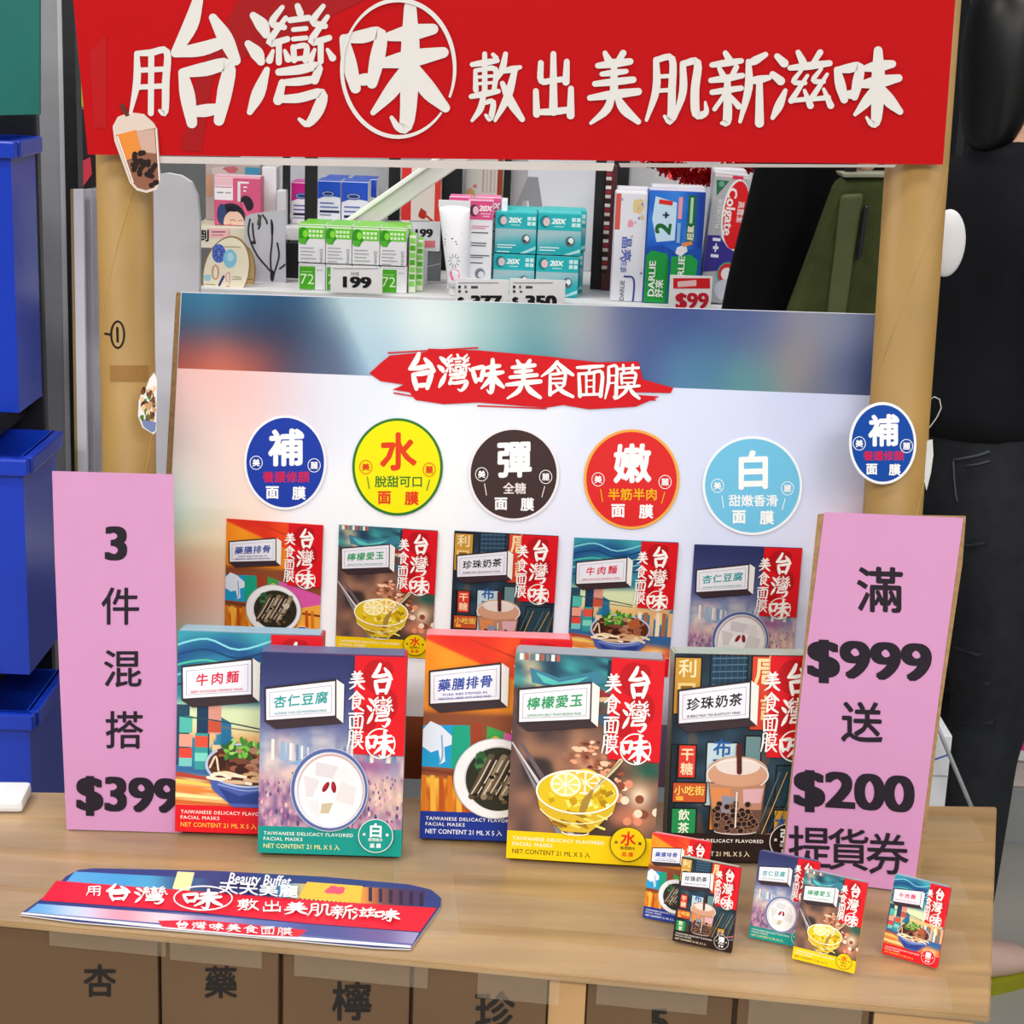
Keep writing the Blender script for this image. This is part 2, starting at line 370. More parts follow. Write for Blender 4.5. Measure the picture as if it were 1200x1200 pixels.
# clear tape wrapped over the top and the front edge
def tape(x0, y0, x1, y1, wd, z=TZ):
    a, b = Vector((x0, y0, 0)), Vector((x1, y1, 0)); d = (b - a).normalized(); n = Vector((-d.y, d.x, 0)) * wd / 2
    prism('tape_strip', [((a + n).x, (a + n).y), ((b + n).x, (b + n).y), ((b - n).x, (b - n).y), ((a - n).x, (a - n).y)], z + 0.0002, z + 0.0006, TAPE, tb, TI)
tape(-0.46, 1.25, 0.33, 1.165, 0.045); tape(-0.46, 1.305, 0.36, 1.235, 0.05, TZ + .0005); tape(-0.46, 1.37, 0.38, 1.33, 0.05); tape(-0.46, 1.42, 0.42, 1.45, 0.05, TZ + .0003)
tape(-0.05, 1.215, -0.07, 1.43, 0.048, TZ + 0.001); tape(0.19, 1.185, 0.21, 1.46, 0.05, TZ + .001)
for k, (u, wd, drop) in enumerate([(60, 0.09, 0.004), (200, 0.07, 0.006), (345, 0.10, 0.009), (560, 0.06, 0.012), (700, 0.08, 0.008), (880, 0.08, 0.012)]):
    xx = front_x(u)
    box('tape_strip', xx, xx + wd, -0.0012, -0.0005, TZ - 0.012 - drop, TZ - 0.0012, TAPE, tb, MF, 0)

# ------------------------------------------------------------------ box artwork, five flavours, drawn on a card one unit wide
H = 1.43
def UM(u, v): return np.clip(u, 0, 1), H - np.clip(v, 0, H)
def UA(z): return Art(UM, z, 5e-5)
def pl(col, *seeds): return rgb(col)
def bg_almond(X, Y):
    c = mixc(0x2a3160, 0x5a5f92, sstep(0.0, 0.55, Y))
    n = noise(X, Y * 0.3, 16, 1); n2 = noise(X, Y, 26, 2)
    b = mixc(mixc(0x7a92b8, 0xe9d2c4, n), 0x6a6f96, (n2 - .4) * .8)
    c = mixc(c, b, sstep(0.5, 0.72, Y + 0.10 * noise(X, Y, 5, 3)))
    c = mixc(c, mixc(0x7d6a9c, 0xd79ab4, noise(X, Y, 12, 4)), sstep(0.72, 0.85, Y - abs(X - .4) * .15))
    cr = noise(X, Y * 0.6, 34, 5); c = mixc(c, mixc(0x5a4475, 0xf3c4c0, cr), sstep(0.8, 0.95, Y) * 0.75)
    c = mixc(c, 0xfbe7c4, np.exp(-((X - .35) / .3) ** 2 - ((Y - .86) / .07) ** 2) * .8)
    c = mixc(c, 0xf8dcb4, np.exp(-((X - .9) / .14) ** 2 - ((Y - 1.0) / .16) ** 2) * (.4 + .6 * noise(X, Y * .2, 40, 6)))
    return mixc(c, 0x9a3a78, np.exp(-((X - .75) / .2) ** 2 - ((Y - .78) / .06) ** 2) * .6)
def bg_beef(X, Y):
    w_ = np.sin((Y * 14 + 2.5 * np.sin(X * 5) + 3 * noise(X, Y, 4, 1)))
    c = mixc(0x1c4f8c, 0x3fa6b4, w_ * .5 + .5); c = mixc(c, 0x1e6b78, noise(X, Y, 7, 2) * .6)
    c = mixc(c, 0xd8e3b4, sstep(0.45, 0.56, Y)); c = mixc(c, 0xf0b878, np.exp(-((Y - .76) / .07) ** 2))
    b = (noise(X, Y * 0 + 3, 9, 3) * .25 + .62)
    c = mixc(c, 0x2c7f9c, sstep(0, .02, Y - b)); c = mixc(c, 0x35659a, sstep(.92, .98, Y))
    c = mixc(c, mixc(0xd8622c, 0xfbd78a, noise(X, Y * 3, 8, 4)), sstep(0.98, 1.06, Y - .1 * X))
    return c
def bg_lemon(X, Y):
    n = noise(X, Y, 9, 1)
    c = mixc(0x4a3a3c, 0xa8775a, n); c = mixc(c, 0x23201f, sstep(.5, .8, noise(X, Y, 5, 2)) * .7)
    t = Y - .25 * X
    c = mixc(c, mixc(0x1c3850, 0x3f9a9c, noise(X, t * 3, 8, 3)), sstep(.28, .2, Y - .12 * X))
    c = mixc(c, 0xe8c49a, np.exp(-((X - .08 - .3 * Y) / .07) ** 2) * (Y < .42) * (.3 + .7 * noise(X, Y, 30, 4)))
    c = mixc(c, mixc(0x7a3c28, 0xf0b48c, noise(X, Y, 22, 5)), np.exp(-((X - .55) / .16) ** 2 - ((Y - .72) / .12) ** 2))
    c = mixc(c, 0xfae4c0, np.exp(-((X - .88) / .07) ** 2 - ((Y - .95) / .08) ** 2)); c = mixc(c, 0xe88a64, np.exp(-((X - .8) / .12) ** 2 - ((Y - 1.1) / .09) ** 2) * .7)
    return mixc(c, 0x1f5a4a, np.exp(-((X - .93) / .1) ** 2 - ((Y - .76) / .07) ** 2))
def bg_ribs(X, Y):
    c = mixc(0xd8281c, 0xf2571c, noise(X, Y, 5, 1))
    c = mixc(c, mixc(0xef8418, 0xf7a52c, noise(X, Y, 6, 2)), sstep(0, .02, Y - .02 - .42 * X) * (Y < .62))
    c = mixc(c, 0x8a4a2c, sstep(.5, .56, Y)); lo = sstep(.98, 1.0, Y - .06 * X)
    o = mixc(0xc05a10, 0xffd84c, np.abs(np.sin(X * 26 + noise(X, Y, 5, 3) * 4)) ** 2 * (1.35 - Y) * 2.5)
    c = mixc(c, o, lo)
    return c
def bg_bubble(X, Y):
    c = mixc(0x16242e, 0x2f4a5c, noise(X, Y, 10, 1)); c = mixc(c, 0x0f141c, sstep(.9, 1.3, Y) * .6)
    return mixc(c, 0x8a5a3a, sstep(.62, .8, noise(X, Y, 14, 2)) * .4)
FLAV = {
 'almond': dict(bg=bg_almond, strip=0x0d9488, top=0x59608c, sign='杏仁豆腐', sc=0x0c9a96, en=['ALMOND TOFU ICE WHITENING MASK'], bg_ch='白', bc=0xffffff, net=0xf0e090),
 'beef': dict(bg=bg_beef, strip=0xe01420, top=0x8fb4c8, sign='牛肉麵', sc=0xd3183c, en=['BEEF NOODLES FIRMING MASK'], bg_ch='嫩', bc=0xffffff, net=0xf3c040),
 'lemon': dict(bg=bg_lemon, strip=0xf0c800, top=0x9aa6b0, sign='檸檬愛玉', sc=0x1c9a5a, en=['LEMON AIYU JELLY MOISTURIZING MASK'], bg_ch='水', bc=0xe02818, net=0x4a3a10),
 'ribs': dict(bg=bg_ribs, strip=0x16308c, top=0xe68a94, sign='藥膳排骨', sc=0x1c3f9a, en=['PORK RIBS STEWED IN', 'MEDICINAL HERBS ANTI-AGING MASK'], bg_ch='補', bc=0xffffff, net=0xf0f0f0),
 'bubble': dict(bg=bg_bubble, strip=0x261512, top=0xa8b4a8, sign='珍珠奶茶', sc=0x1a1616, en=['BUBBLE MILK TEA ELASTICITY MASK'], bg_ch='彈', bc=0xffffff, net=0xe8d8b0),
}
def seg(rs, a, b): return a + (b - a) * rs.rand()
def art_front(k):
    F = FLAV[k]; a = UA(0.001); rs = np.random.RandomState(5)
    a.raster([(0, 0), (1, 0), (1, H), (0, H)], 64, 92, F['bg'])
    if k == 'almond':
        for i in range(26):
            x = rs.rand(); h = .25 * abs(x - .42) + .05
            a.rect(x, .72 - h * .8, x + .012 + .03 * abs(x - .4), .76, [0xd8c8d4, 0x93b0cc, 0xf0e2d6, 0x6f86ac][i % 4])
        for i in range(220):
            x, y = rs.rand(), .84 + .38 * rs.rand(); r = .004 + .017 * (y - .82)
            a.ell(x, y, r, r * 2.1, [0x7a5a90, 0xe0a0b4, 0xa8678c, 0x554776, 0xf0ccc0, 0xc88aa8][i % 6], 8, up=i % 8 == 0)
        a.poly([(.2, .78), (.38, .72), (.42, .72), (.3, .80)], 0x86a8d0)
    elif k == 'beef':
        for i in range(5):
            a.line([(-.02, .1 + .07 * i), (.2, .05 + .075 * i), (.42, .12 + .06 * i), (.7, .03 + .07 * i)], .014, [0x7fd0d8, 0x14406c, 0x4fc0a0][i % 3])
        for x, y0, y1, col in [(0, .52, .95, 0x25495f), (.02, .6, .72, 0x54b8a8), (.02, .73, .82, 0xf0a088), (.02, .83, .9, 0xe04838), (.14, .52, .98, 0x1e3a58), (.13, .72, .98, 0x3a9c98),
                               (.13, .74, .82, 0xe0523c), (.13, .86, .92, 0x7fd8c0), (.22, .52, .72, 0xd89484), (.22, .63, .71, 0xc85038), (.25, .8, .97, 0xf0c890), (.02, .9, .96, 0x7ac8c0)]:
            a.rect(x, y0, x + .09, y1, col)
        a.poly([(.31, .6), (.38, .64), (.38, .96), (.31, .96)], 0x1f6c94)
        a.line([(.0, .6), (.3, .63), (.6, .68)], .01, 0x2a4a50); a.line([(.3, .67), (.6, .70)], .008, 0x7a6a50)
        for i in range(5): a.poly([(-.0, 1.0 + .05 * i), (.4, 1.06 + .04 * i), (.4, 1.075 + .04 * i), (0, 1.03 + .05 * i)], [0xb8402c, 0xf7d060, 0xe88838, 0xfae6a0, 0xd0662c][i])
        for i in range(6): a.rect(.66 + .06 * i, .75, .70 + .06 * i, 1.0, [0xf3dfc0, 0xa86848, 0xe8b078][i % 3])
    elif k == 'lemon':
        a.poly([(.1, .1), (.3, .16), (.55, .10), (.62, .17), (.3, .24), (.12, .2)], 0x3c7c94); a.poly([(.14, .13), (.3, .19), (.5, .14), (.36, .23), (.2, .2)], 0x5ac0b8)
        a.poly([(.3, .27), (.5, .18), (.66, .26), (.55, .33)], 0x9c2c34); a.rect(.62, .02, .72, .16, 0x27364a); a.rect(.74, .03, .97, .18, 0x32485c)
        for i in range(8): a.rect(.03 + .035 * i, .005, .055 + .035 * i, .05, [0xe8e4d8, 0xb05a50, 0x6a7a80][i % 3])
        for i, (x0, x1) in enumerate([(-.05, .38), (-.02, .46), (.05, .5)]): a.poly([(x0, .62), (x0 + .03, .62), (x1 + .02, 1.26), (x1 - .03, 1.26)], [0x8a8a94, 0xd0c8c8, 0x6a5a60][i])
        for i in range(60):
            x, y = .42 + .34 * rs.rand(), .58 + .28 * rs.rand(); a.ell(x, y, .012 + .02 * rs.rand(), .012, [0xe8a07c, 0x6a3226, 0xf5c8a4, 0x9c5438][i % 4], 7, jag=.6)
        for i in range(14): a.ell(.7 + .3 * rs.rand(), .86 + .34 * rs.rand(), .03, .03, [0xf5dcc0, 0xe4906c, 0x8c4a34][i % 3], 10)
        a.poly([(.56, .40), (.95, .36), (.98, .42), (.6, .47)], 0x3a5c7c); a.poly([(.56, .28), (.95, .24), (.95, .27), (.56, .31)], 0xd8b890)
    elif k == 'ribs':
        a.poly([(0, .63), (.32, .62), (.34, .93), (0, .92)], 0x1c9ad0); a.poly([(.2, .63), (.32, .62), (.34, .93), (.2, .93)], 0x17a080)
        a.poly([(.0, .66), (.05, .60), (.12, .63), (.2, .70), (.2, .76), (.15, .78), (.16, .88), (.13, .9), (.11, .80), (.06, .82), (0, .78)], 0xdfe8f4)
        a.line([(.13, .7), (.14, .84), (.12, .9)], .012, 0x8aa8c8)
        a.poly([(.34, .6), (.4, .6), (.42, .95), (.36, .95)], 0x9c3c20); a.poly([(.44, .62), (.56, .66), (.56, .8), (.44, .82)], 0x3a9c4c)
        a.poly([(.56, .66), (1, .8), (1, 1.2), (.5, 1.2)], 0xd858a4); a.poly([(.7, .98), (1, .9), (1, 1.25), (.62, 1.25)], 0xf0a840); a.ell(.5, .74, .04, .05, 0xe0b040, 12)
        a.poly([(0, .93), (1, 1.02), (1, 1.045), (0, .955)], 0x7a3a1c)
        for i in range(16): a.poly([(i * .06, .98), (i * .06 + .03, .98), (i * .06 + .05, 1.26), (i * .06 + .01, 1.26)], [0xd87818, 0xf5b040, 0xb85010][i % 3])
        a.line([(.3, .02), (.9, .24)], .012, 0xc83018)
    else:
        for q in [(.0, .02, .19, .42, 0xc89436), (.24, .0, .5, .3, 0x1d3a50), (.52, .0, .76, .52, 0xd8442c), (.0, .62, .05, 1.2, 0x1a2a34), (.05, .62, .18, .86, 0xd83c2c), (.24, .6, .46, 1.05, 0xbfd4d8), (.02, .88, .26, 1.03, 0xc8542c),
                  (.02, 1.06, .2, 1.27, 0x1f8c4c), (.28, 1.04, .46, 1.22, 0xe88c2c), (.72, 1.06, .85, 1.25, 0xd8a030), (.72, .75, .98, 1.05, 0x24404c), (.78, .02, .82, .4, 0xc8bc98), (.5, .55, .62, .8, 0x6a8a8c)]:
            a.rect(q[0], q[1], q[2], q[3], 0x14100f); a.rect(q[0] + .01, q[1] + .01, q[2] - .01, q[3] - .01, q[4])
        for i in range(6): a.line([(.26, .03 + .045 * i), (.49, .02 + .045 * i)], .006, 0x5a7c90); a.line([(.27 + .04 * i, .0), (.27 + .04 * i, .29)], .004, 0x456078)
        a.text('利', .09, .1, .13, 0xf0dca8, .02); a.rect(.03, .2, .15, .29, 0xe8c880); a.rect(.05, .22, .13, .27, 0x8a6420)
        a.text('唐', .64, .1, .2, 0xf5d8a0, .025); a.text('記', .68, .36, .18, 0xf0c890, .02); a.text('干', .115, .69, .09, 0xffd8b0, .03); a.text('糖', .115, .79, .09, 0xffd8b0, .02)
        a.text('布', .35, .64, .13, 0x24589c, .02); a.text('丁', .35, .77, .13, 0x24589c, .02); a.text('燒', .35, .9, .13, 0x24589c, .02); a.text('小吃街', .14, .94, .07, 0xf8d060, .02); a.rect(.05, .98, .1, 1.01, 0xf0b040)
        a.text('飲', .11, 1.11, .08, 0xe8f0d8, .02); a.text('茶', .11, 1.2, .08, 0xe8f0d8, .02); a.ell(.37, 1.13, .06, .06, 0x2a6a8c, 14); a.ell(.38, 1.13, .03, .04, 0xf0d040, 10)
        a.text('大', .78, 1.15, .1, 0x2a58a0, .03)
        for i in range(9): a.line([(.6 + .04 * i, 1.25), (.75 + .05 * i, .8)], .006, [0x6a7a70, 0xd8a860, 0x3a4a58][i % 3])
        a.line([(.4, 1.26), (.7, 1.24), (1, 1.15)], .02, 0xc86a70); a.line([(.5, 1.29), (.8, 1.26), (1, 1.2)], .012, 0x8a9ac0)
    # bottom strip with the product lines
    a.rect(0, 1.235, 1, H, F['strip'])
    a.text('TAIWANESE DELICACY FLAVORED', .04, 1.285, .034, 0xf4efe4, .012, 1, align=1, space=1.15, fit=.62 if k != 'bubble' else .62)
    a.text('FACIAL MASKS', .04, 1.325, .034, 0xf4efe4, .012, 1, align=1, space=1.15, fit=.27)
    a.text('NET CONTENT 21 ML X 5 入', .04, 1.375, .045, F['net'], .01, 1, align=1, fit=.53)
    return a.mesh('front_panel', PRINT)
def art_title(k):
    a = UA(0.020)
    a.poly([(.645, 0), (1, 0), (1, .70), (.65, .695)], 0xd9121f)
    for c in [(.8, .14, .1, .12), (.86, .09, .05, .06), (.86, .34, .09, .12), (.74, .44, .07, .1)]: a.ell(*c, 0xb80c18, 18)
    a.brush('台', .755, .055, .915, .265, 0xfdf8f2, 1.15); a.brush('灣', .74, .285, .915, .495, 0xfdf8f2, 1.1)
    a.ring(.835, .615, .1, .105, .009, 0xfdf8f2, -30, 300); a.brush('味', .735, .525, .93, .715, 0xfdf8f2, 1.1)
    for ch, v0, v1 in (('美', .11, .235), ('食', .25, .385), ('面', .40, .515), ('膜', .525, .655)): a.brush(ch, .61, v0, .715, v1, 0xfdf8f2, 1.25)
    return a.mesh('title_panel', PRINT)
def art_sign(k):
    F = FLAV[k]; a = UA(0.020)
    a.poly([(.035, .486), (.525, .436), (.57, .48), (.11, .535)], 0x3a2b30)
    a.poly([(.52, .170), (.575, .206), (.575, .478), (.525, .437)], 0xefe9e2)
    a.poly([(.028, .243), (.522, .168), (.528, .438), (.035, .488)], 0x33262a)
    a.poly([(.040, .256), (.512, .184), (.517, .426), (.046, .474)], 0xe9e7ef)
    for p, q in (((.065, .28), (.49, .215)), ((.49, .215), (.492, .405)), ((.492, .405), (.068, .447)), ((.068, .447), (.065, .28))): a.line([p, q], .004, 0xa8a4b0)
    n = len(F['sign']); sl = .135
    for i, ch in enumerate(F['sign']):
        u = .28 + (i - (n - 1) / 2) * (.095 if n == 4 else .105); a.text(ch, u, .322 - (u - .28) * sl, .09, F['sc'], .022, slope=sl, shear=.06)
    for i, l in enumerate(F['en']): a.text(l, .28, .408 + (i - (len(F['en']) - 1) / 2) * .028, .023, F['sc'], .01, slope=.10, fit=.36 if len(l) > 22 else .3)
    return a.mesh('flavour_sign', PRINT)
def art_badge(k):
    F = FLAV[k]; a = UA(0.030); w_ = 0xf4f4ee if k != 'lemon' else 0x3a2a10
    a.ell(.82, 1.275, .122, .122, w_); a.ell(.82, 1.275, .117, .117, F['strip'])
    a.text(F['bg_ch'], .82, 1.235, .105, F['bc'], .03); a.text('面 膜', .82, 1.345, .035, F['bc'], .02); a.text('極潤飽水', .82, 1.302, .026, w_, .01); a.text('美', .74, 1.265, .022, w_, .02); a.text('麗', .90, 1.265, .022, w_, .02)
    return a.mesh('flavour_badge', PRINT)
def art_food(k):
    a = UA(0.020); rs = np.random.RandomState(11)
    if k == 'almond':
        cu, cv = .49, .957
        a.ell(cu, cv, .27, .30, 0xc8ccdc); a.ell(cu, cv, .265, .295, 0x54669c); a.ell(cu + .003, cv + .003, .245, .272, 0xdfe0ea); a.ell(cu + .01, cv, .232, .26, 0xcab0ac); a.ell(cu + .008, cv + .01, .222, .25, 0xf4f1f2)
        for P, c in [([(-.1, -.2), (.06, -.17), (.02, -.08), (-.1, -.1)], 0xd8d4d6), ([(.06, -.17), (.14, -.16), (.17, -.05), (.02, -.08)], 0xe9e5e6), ([(-.18, -.1), (-.07, -.07), (-.09, .05), (-.16, .06)], 0xdcd8d8),
                     ([(-.07, -.05), (.08, -.07), (.03, .10), (-.11, .04)], 0xfaf8f8), ([(.08, -.07), (.19, -.02), (.17, .11), (.04, .08)], 0xe0dcdc), ([(-.05, .1), (.03, .09), (.0, .17), (-.06, .17)], 0xc9bd9c),
                     ([(.03, .1), (.16, .12), (.1, .22), (0, .21)], 0xf2eeee), ([(-.16, .07), (-.07, .08), (-.06, .2), (-.13, .16)], 0xe6e2e4)]:
            a.poly([(cu + x, cv + y) for x, y in P], c)
        for dx, r in ((-.025, .5), (.03, -.15)): a.ell(cu + dx, cv - .02, .018, .042, 0x8c1420, 16, rot=r); a.ell(cu + dx - .004, cv - .03, .006, .02, 0xb83038, 10, rot=r)
    elif k == 'beef':
        cu, cv = .50, .975
        a.poly([(cu - .29, cv - .03), (cu + .29, cv - .03), (cu + .24, cv + .14), (cu + .13, cv + .23), (cu + .10, cv + .26), (cu - .10, cv + .26), (cu - .13, cv + .23), (cu - .24, cv + .14)], 0x4a5ea8)
        a.poly([(cu - .2, cv + .12), (cu - .05, cv + .18), (cu + .1, cv + .14), (cu + .2, cv + .13), (cu + .12, cv + .235), (cu - .12, cv + .235)], 0x2a3f86); a.line([(cu - .2, cv + .1), (cu, cv + .14), (cu + .2, cv + .1)], .01, 0x8ea0d8)
        a.ell(cu, cv - .04, .295, .16, 0xb8c0dc); a.ell(cu, cv - .04, .275, .145, 0x5a2c1c)
        for i in range(16): x = cu - .22 + .44 * rs.rand(); y = cv + .02 + .07 * rs.rand(); a.line([(x - .06, y), (x, y - .02 + .03 * rs.rand()), (x + .07, y + .01)], .022, [0xf0d8b0, 0xd8a878, 0xfae8cc, 0xe0b48c][i % 4])
        for i in range(40): x = cu - .2 + .38 * rs.rand(); y = cv - .16 + .16 * rs.rand(); a.ell(x, y, .03 + .03 * rs.rand(), .025, [0x3e1c14, 0x7a4430, 0xb88068, 0x5a2a1c, 0x9c5c40][i % 5], 9, jag=.7)
        for i in range(26): x = cu - .16 + .26 * rs.rand(); y = cv - .22 + .12 * rs.rand(); a.ell(x, y, .03, .016, [0x3f8c2c, 0x7cbc48, 0x2a6420, 0xa8d070][i % 4], 9, rot=rs.rand() * 3, jag=.6)
        a.poly([(cu + .06, cv - .12), (cu + .16, cv - .18), (cu + .2, cv - .08), (cu + .1, cv - .04)], 0xb05a34); a.line([(cu - .26, cv - .02), (cu - .22, cv - .1), (cu - .2, cv)], .014, 0xe8d0b0)
    elif k == 'lemon':
        cu, cv = .46, .965
        a.ell(cu, cv - .03, .28, .155, 0xf4f0d8)
        a.poly([(cu - .28, cv - .03), (cu + .28, cv - .03), (cu + .25, cv + .09), (cu + .16, cv + .19), (cu + .09, cv + .25), (cu - .09, cv + .25), (cu - .16, cv + .19), (cu - .25, cv + .09)], 0xd9b42c)
        a.ell(cu, cv - .03, .265, .14, 0xe0c020)
        for i in range(46): x = cu - .2 + .42 * rs.rand(); y = cv - .1 + .17 * rs.rand(); q = .02 + .02 * rs.rand(); a.poly([(x, y), (x + q, y - q * .4), (x + q * 1.6, y + q * .3), (x + q * .5, y + q)], [0xf5e46a, 0xc89a10, 0xe8d440, 0xfaf0a0, 0xb08408][i % 5])
        for i in range(14): x = cu - .17 + .32 * rs.rand(); y = cv + .1 + .1 * rs.rand(); a.line([(x, y), (x + .06, y + .02)], .016, [0xf2e070, 0xa87c10, 0x8a5a18][i % 3])
        for lx, ly in ((.05, -.1), (-.08, -.08)):
            a.ell(cu + lx, cv + ly, .115, .095, 0xf2c81c); a.ell(cu + lx, cv + ly, .103, .084, 0xfdf8d8); 
            for j in range(8):
                t0, t1 = j * math.pi / 4 + .1, (j + 1) * math.pi / 4 - .1
                a.poly([(cu + lx + .012 * math.cos((t0 + t1) / 2), cv + ly + .01 * math.sin((t0 + t1) / 2))] + [(cu + lx + .088 * math.cos(t), cv + ly + .07 * math.sin(t)) for t in np.linspace(t0, t1, 5)], 0xf0c03c if lx > 0 else 0xf6dc70)
        a.line([(.74, .70, .032), (.69, .77, .026), (.56, .92, .018)], .03, 0xd8c8a0); a.line([(.74, .70, .008), (.60, .87, .006)], .008, 0x8a7448); a.line([(.56, .92, .02), (.52, 1.0, .05), (.50, 1.07, .04)], .04, 0xa8863c)
        a.ring(cu, cv - .03, .273, .148, .012, 0xfdf8e0, 0, 360); a.ring(cu, cv + .05, .26, .14, .008, 0xf8f0b8, 20, 160); a.ring(cu, cv + .25, .09, .02, .01, 0xf8f0d0, 0, 180)
    elif k == 'ribs':
        cu, cv = .51, .985
        a.ell(cu, cv, .29, .285, 0xb9bcc4); a.ell(cu, cv, .283, .278, 0xecebec); a.ell(cu + .02, cv, .235, .232, 0xcfd0d2); a.ell(cu + .02, cv + .003, .225, .224, 0x2a2a1c)
        for i in range(24): a.ell(cu - .12 + .12 * rs.rand(), cv - .17 + .16 * rs.rand(), .03, .025, [0x2c5a34, 0x18402a, 0x4a7a48][i % 3], 9, jag=.6)
        for i in range(6):
            x = cu - .1 + .042 * i
            a.line([(x + .07, cv - .15, .05), (x + .01, cv - .02, .055), (x - .06, cv + .13, .045)], .05, [0x5a4a38, 0x2c2218, 0x8c7a60][i % 3]); a.line([(x + .06, cv - .13), (x, cv), (x - .06, cv + .11)], .008, 0xd8ccb8)
        for i in range(20): a.ell(cu - .14 + .32 * rs.rand(), cv - .05 + .22 * rs.rand(), .02, .014, [0x1a140e, 0x6a563c, 0x3c3020][i % 3], 8, jag=.6)
        a.ell(cu + .13, cv - .05, .04, .03, 0xc8bca8, 9, jag=.5)
    else:
        cu, cv = .46, .962
        a.line([(cu - .0, .62), (cu + .01, .86)], .035, 0x4a1c18)
        a.poly([(cu - .2, cv - .12), (cu + .2, cv - .12), (cu + .165, cv + .24), (cu + .13, cv + .265), (cu - .12, cv + .265), (cu - .155, cv + .24)], 0x6a4a3c)
        a.poly([(cu - .19, cv - .08), (cu + .19, cv - .08), (cu + .17, cv + .1), (cu - .165, cv + .1)], 0xb88468); a.poly([(cu - .18, cv - .05), (cu - .04, cv - .05), (cu - .06, cv + .09), (cu - .16, cv + .08)], 0xd88850)
        a.poly([(cu + .04, cv - .04), (cu + .18, cv - .05), (cu + .165, cv + .05), (cu + .05, cv + .06)], 0xd8a8b0); a.poly([(cu - .1, cv + .0), (cu, cv + .02), (cu - .0, cv + .16), (cu - .1, cv + .15)], 0x8a8c9c)
        a.ell(cu, cv - .17, .205, .1, 0xc8a088); a.ell(cu, cv - .13, .21, .07, 0xcf9a7c); a.ell(cu, cv - .2, .15, .06, 0xe4d4cc); a.ring(cu, cv - .14, .208, .105, .01, 0xeadfd8, 150, 400)
        for i in range(60):
            y = cv + .05 + .2 * rs.rand() ** .7; x = cu - .15 + .3 * rs.rand(); a.ell(x, y, .024, .022, 0x9c7058, 10); a.ell(x, y, .019, .018, 0x1d1210, 10)
        a.line([(cu + .0, cv + .22), (cu + .0, cv - .02)], .01, 0xe8dcd0); a.ring(cu, cv + .25, .14, .02, .008, 0xe0d0c8, 0, 180); a.line([(cu, .62), (cu + .01, .8)], .034, 0x541f1a)
    return a.mesh('food_picture', PRINT)
ARTS = {k: [('front_panel', art_front(k)), ('title_panel', art_title(k)), ('flavour_sign', art_sign(k)), ('food_picture', art_food(k)), ('flavour_badge', art_badge(k))] for k in FLAV}
def put_art(k, parent, M):
    fp = link(bpy.data.objects.new('front_panel', ARTS[k][0][1]), parent, M)
    for n, me in ARTS[k][1:]: link(bpy.data.objects.new(n, me), fp)
    return fp
def carton_mesh(W_, D_, H_, k, name):
    bm = bmesh.new(); bm_box(bm, 0, W_, 0, D_, 0, H_, 0.0012)
    me = bpy.data.meshes.new(name); bmesh.ops.recalc_face_normals(bm, faces=bm.faces); bm.to_mesh(me); bm.free()
    cx = np.array([v.co[:] for v in me.vertices]); t = cx[:, 0] / W_; hz = cx[:, 2] / H_
    c1 = np.array(lin(FLAV[k]['top'])); c2 = np.array(lin(0xc8283c)); c3 = np.array(lin(FLAV[k]['strip']))
    c = np.where((t > .62)[:, None], c2, c1); c = np.where((hz < .2)[:, None], c3, c)
    at = me.color_attributes.new('Col', 'FLOAT_COLOR', 'POINT'); at.data.foreach_set('color', np.hstack([c, np.ones((len(c), 1))]).astype(np.float32).ravel())
    me.materials.append(PRINT); return me
def mask_box(name, k, bl, br, lean, D_, label, group, width=None, hide=0):
    M, wd = standing(bl, br, lean, TZ + D_ * math.sin(lean) + 0.0015)
    wd = width or wd; s = wd; Hh = wd * H
    t = thing(name, label, 'box', M, group)
    link(bpy.data.objects.new('carton', carton_mesh(wd, D_, Hh, k, 'carton')), t)
    put_art(k, t, T(0, 0, 0) @ Matrix.Scale(s, 4))
    # tuck flap folded over the top
    a = Art(lambda u, v: (u, v), 0, 0)
    vs = []
    bm = bmesh.new(); bm_box(bm, 0.002, wd - 0.002, 0.001, D_ - 0.001, Hh + 0.0001, Hh + 0.0008, 0.0002)
    me = bpy.data.meshes.new('top_flap'); bm.to_mesh(me); bm.free()
    c = np.array([lin(FLAV[k]['top']) if v.co.x < wd * .62 else lin(0xc8283c) for v in me.vertices])
    me.materials.append(M_(FLAV[k]['top'], 0.35)); link(bpy.data.objects.new('top_flap', me), t)
    return t
LEAN = R(8)
G = 'large mask boxes on the counter'
mask_box('mask_box', 'beef', (205, 974), (372, 980), LEAN, 0.026, 'large mask box with beef noodle bowl, half hidden behind the pink $399 sign', G, .119)
mask_box('mask_box', 'almond', (302, 999), (470, 1004), R(7), 0.026, 'large mask box with white almond tofu bowl and teal bottom strip', G)
mask_box('mask_box', 'ribs', (491.5, 982), (660, 988), LEAN, 0.026, 'large mask box with dark herbal rib soup and blue strip, behind the lemon box', G, .121)
mask_box('mask_box', 'lemon', (593, 1005), (765.5, 1015.5), R(7), 0.026, 'large mask box with lemon slices in a glass bowl and yellow strip', G)
mask_box('mask_box', 'bubble', (780, 1008), (960, 1011), LEAN, 0.026, 'large mask box with bubble tea cup among neon street signs', G, .1215)
GS = 'small sample boxes at the front of the counter'
mask_box('sample_box', 'ribs', (753, 1075), (822, 1088), R(14), 0.004, 'small mask sample with orange art and blue strip, rearmost of the tiny boxes', GS)
mask_box('sample_box', 'bubble', (788, 1102), (857, 1117), R(10), 0.004, 'small mask sample with bubble tea cup and dark strip', GS)
mask_box('sample_box', 'almond', (877, 1098), (948, 1113), R(14), 0.004, 'small mask sample with white tofu bowl and teal strip', GS)
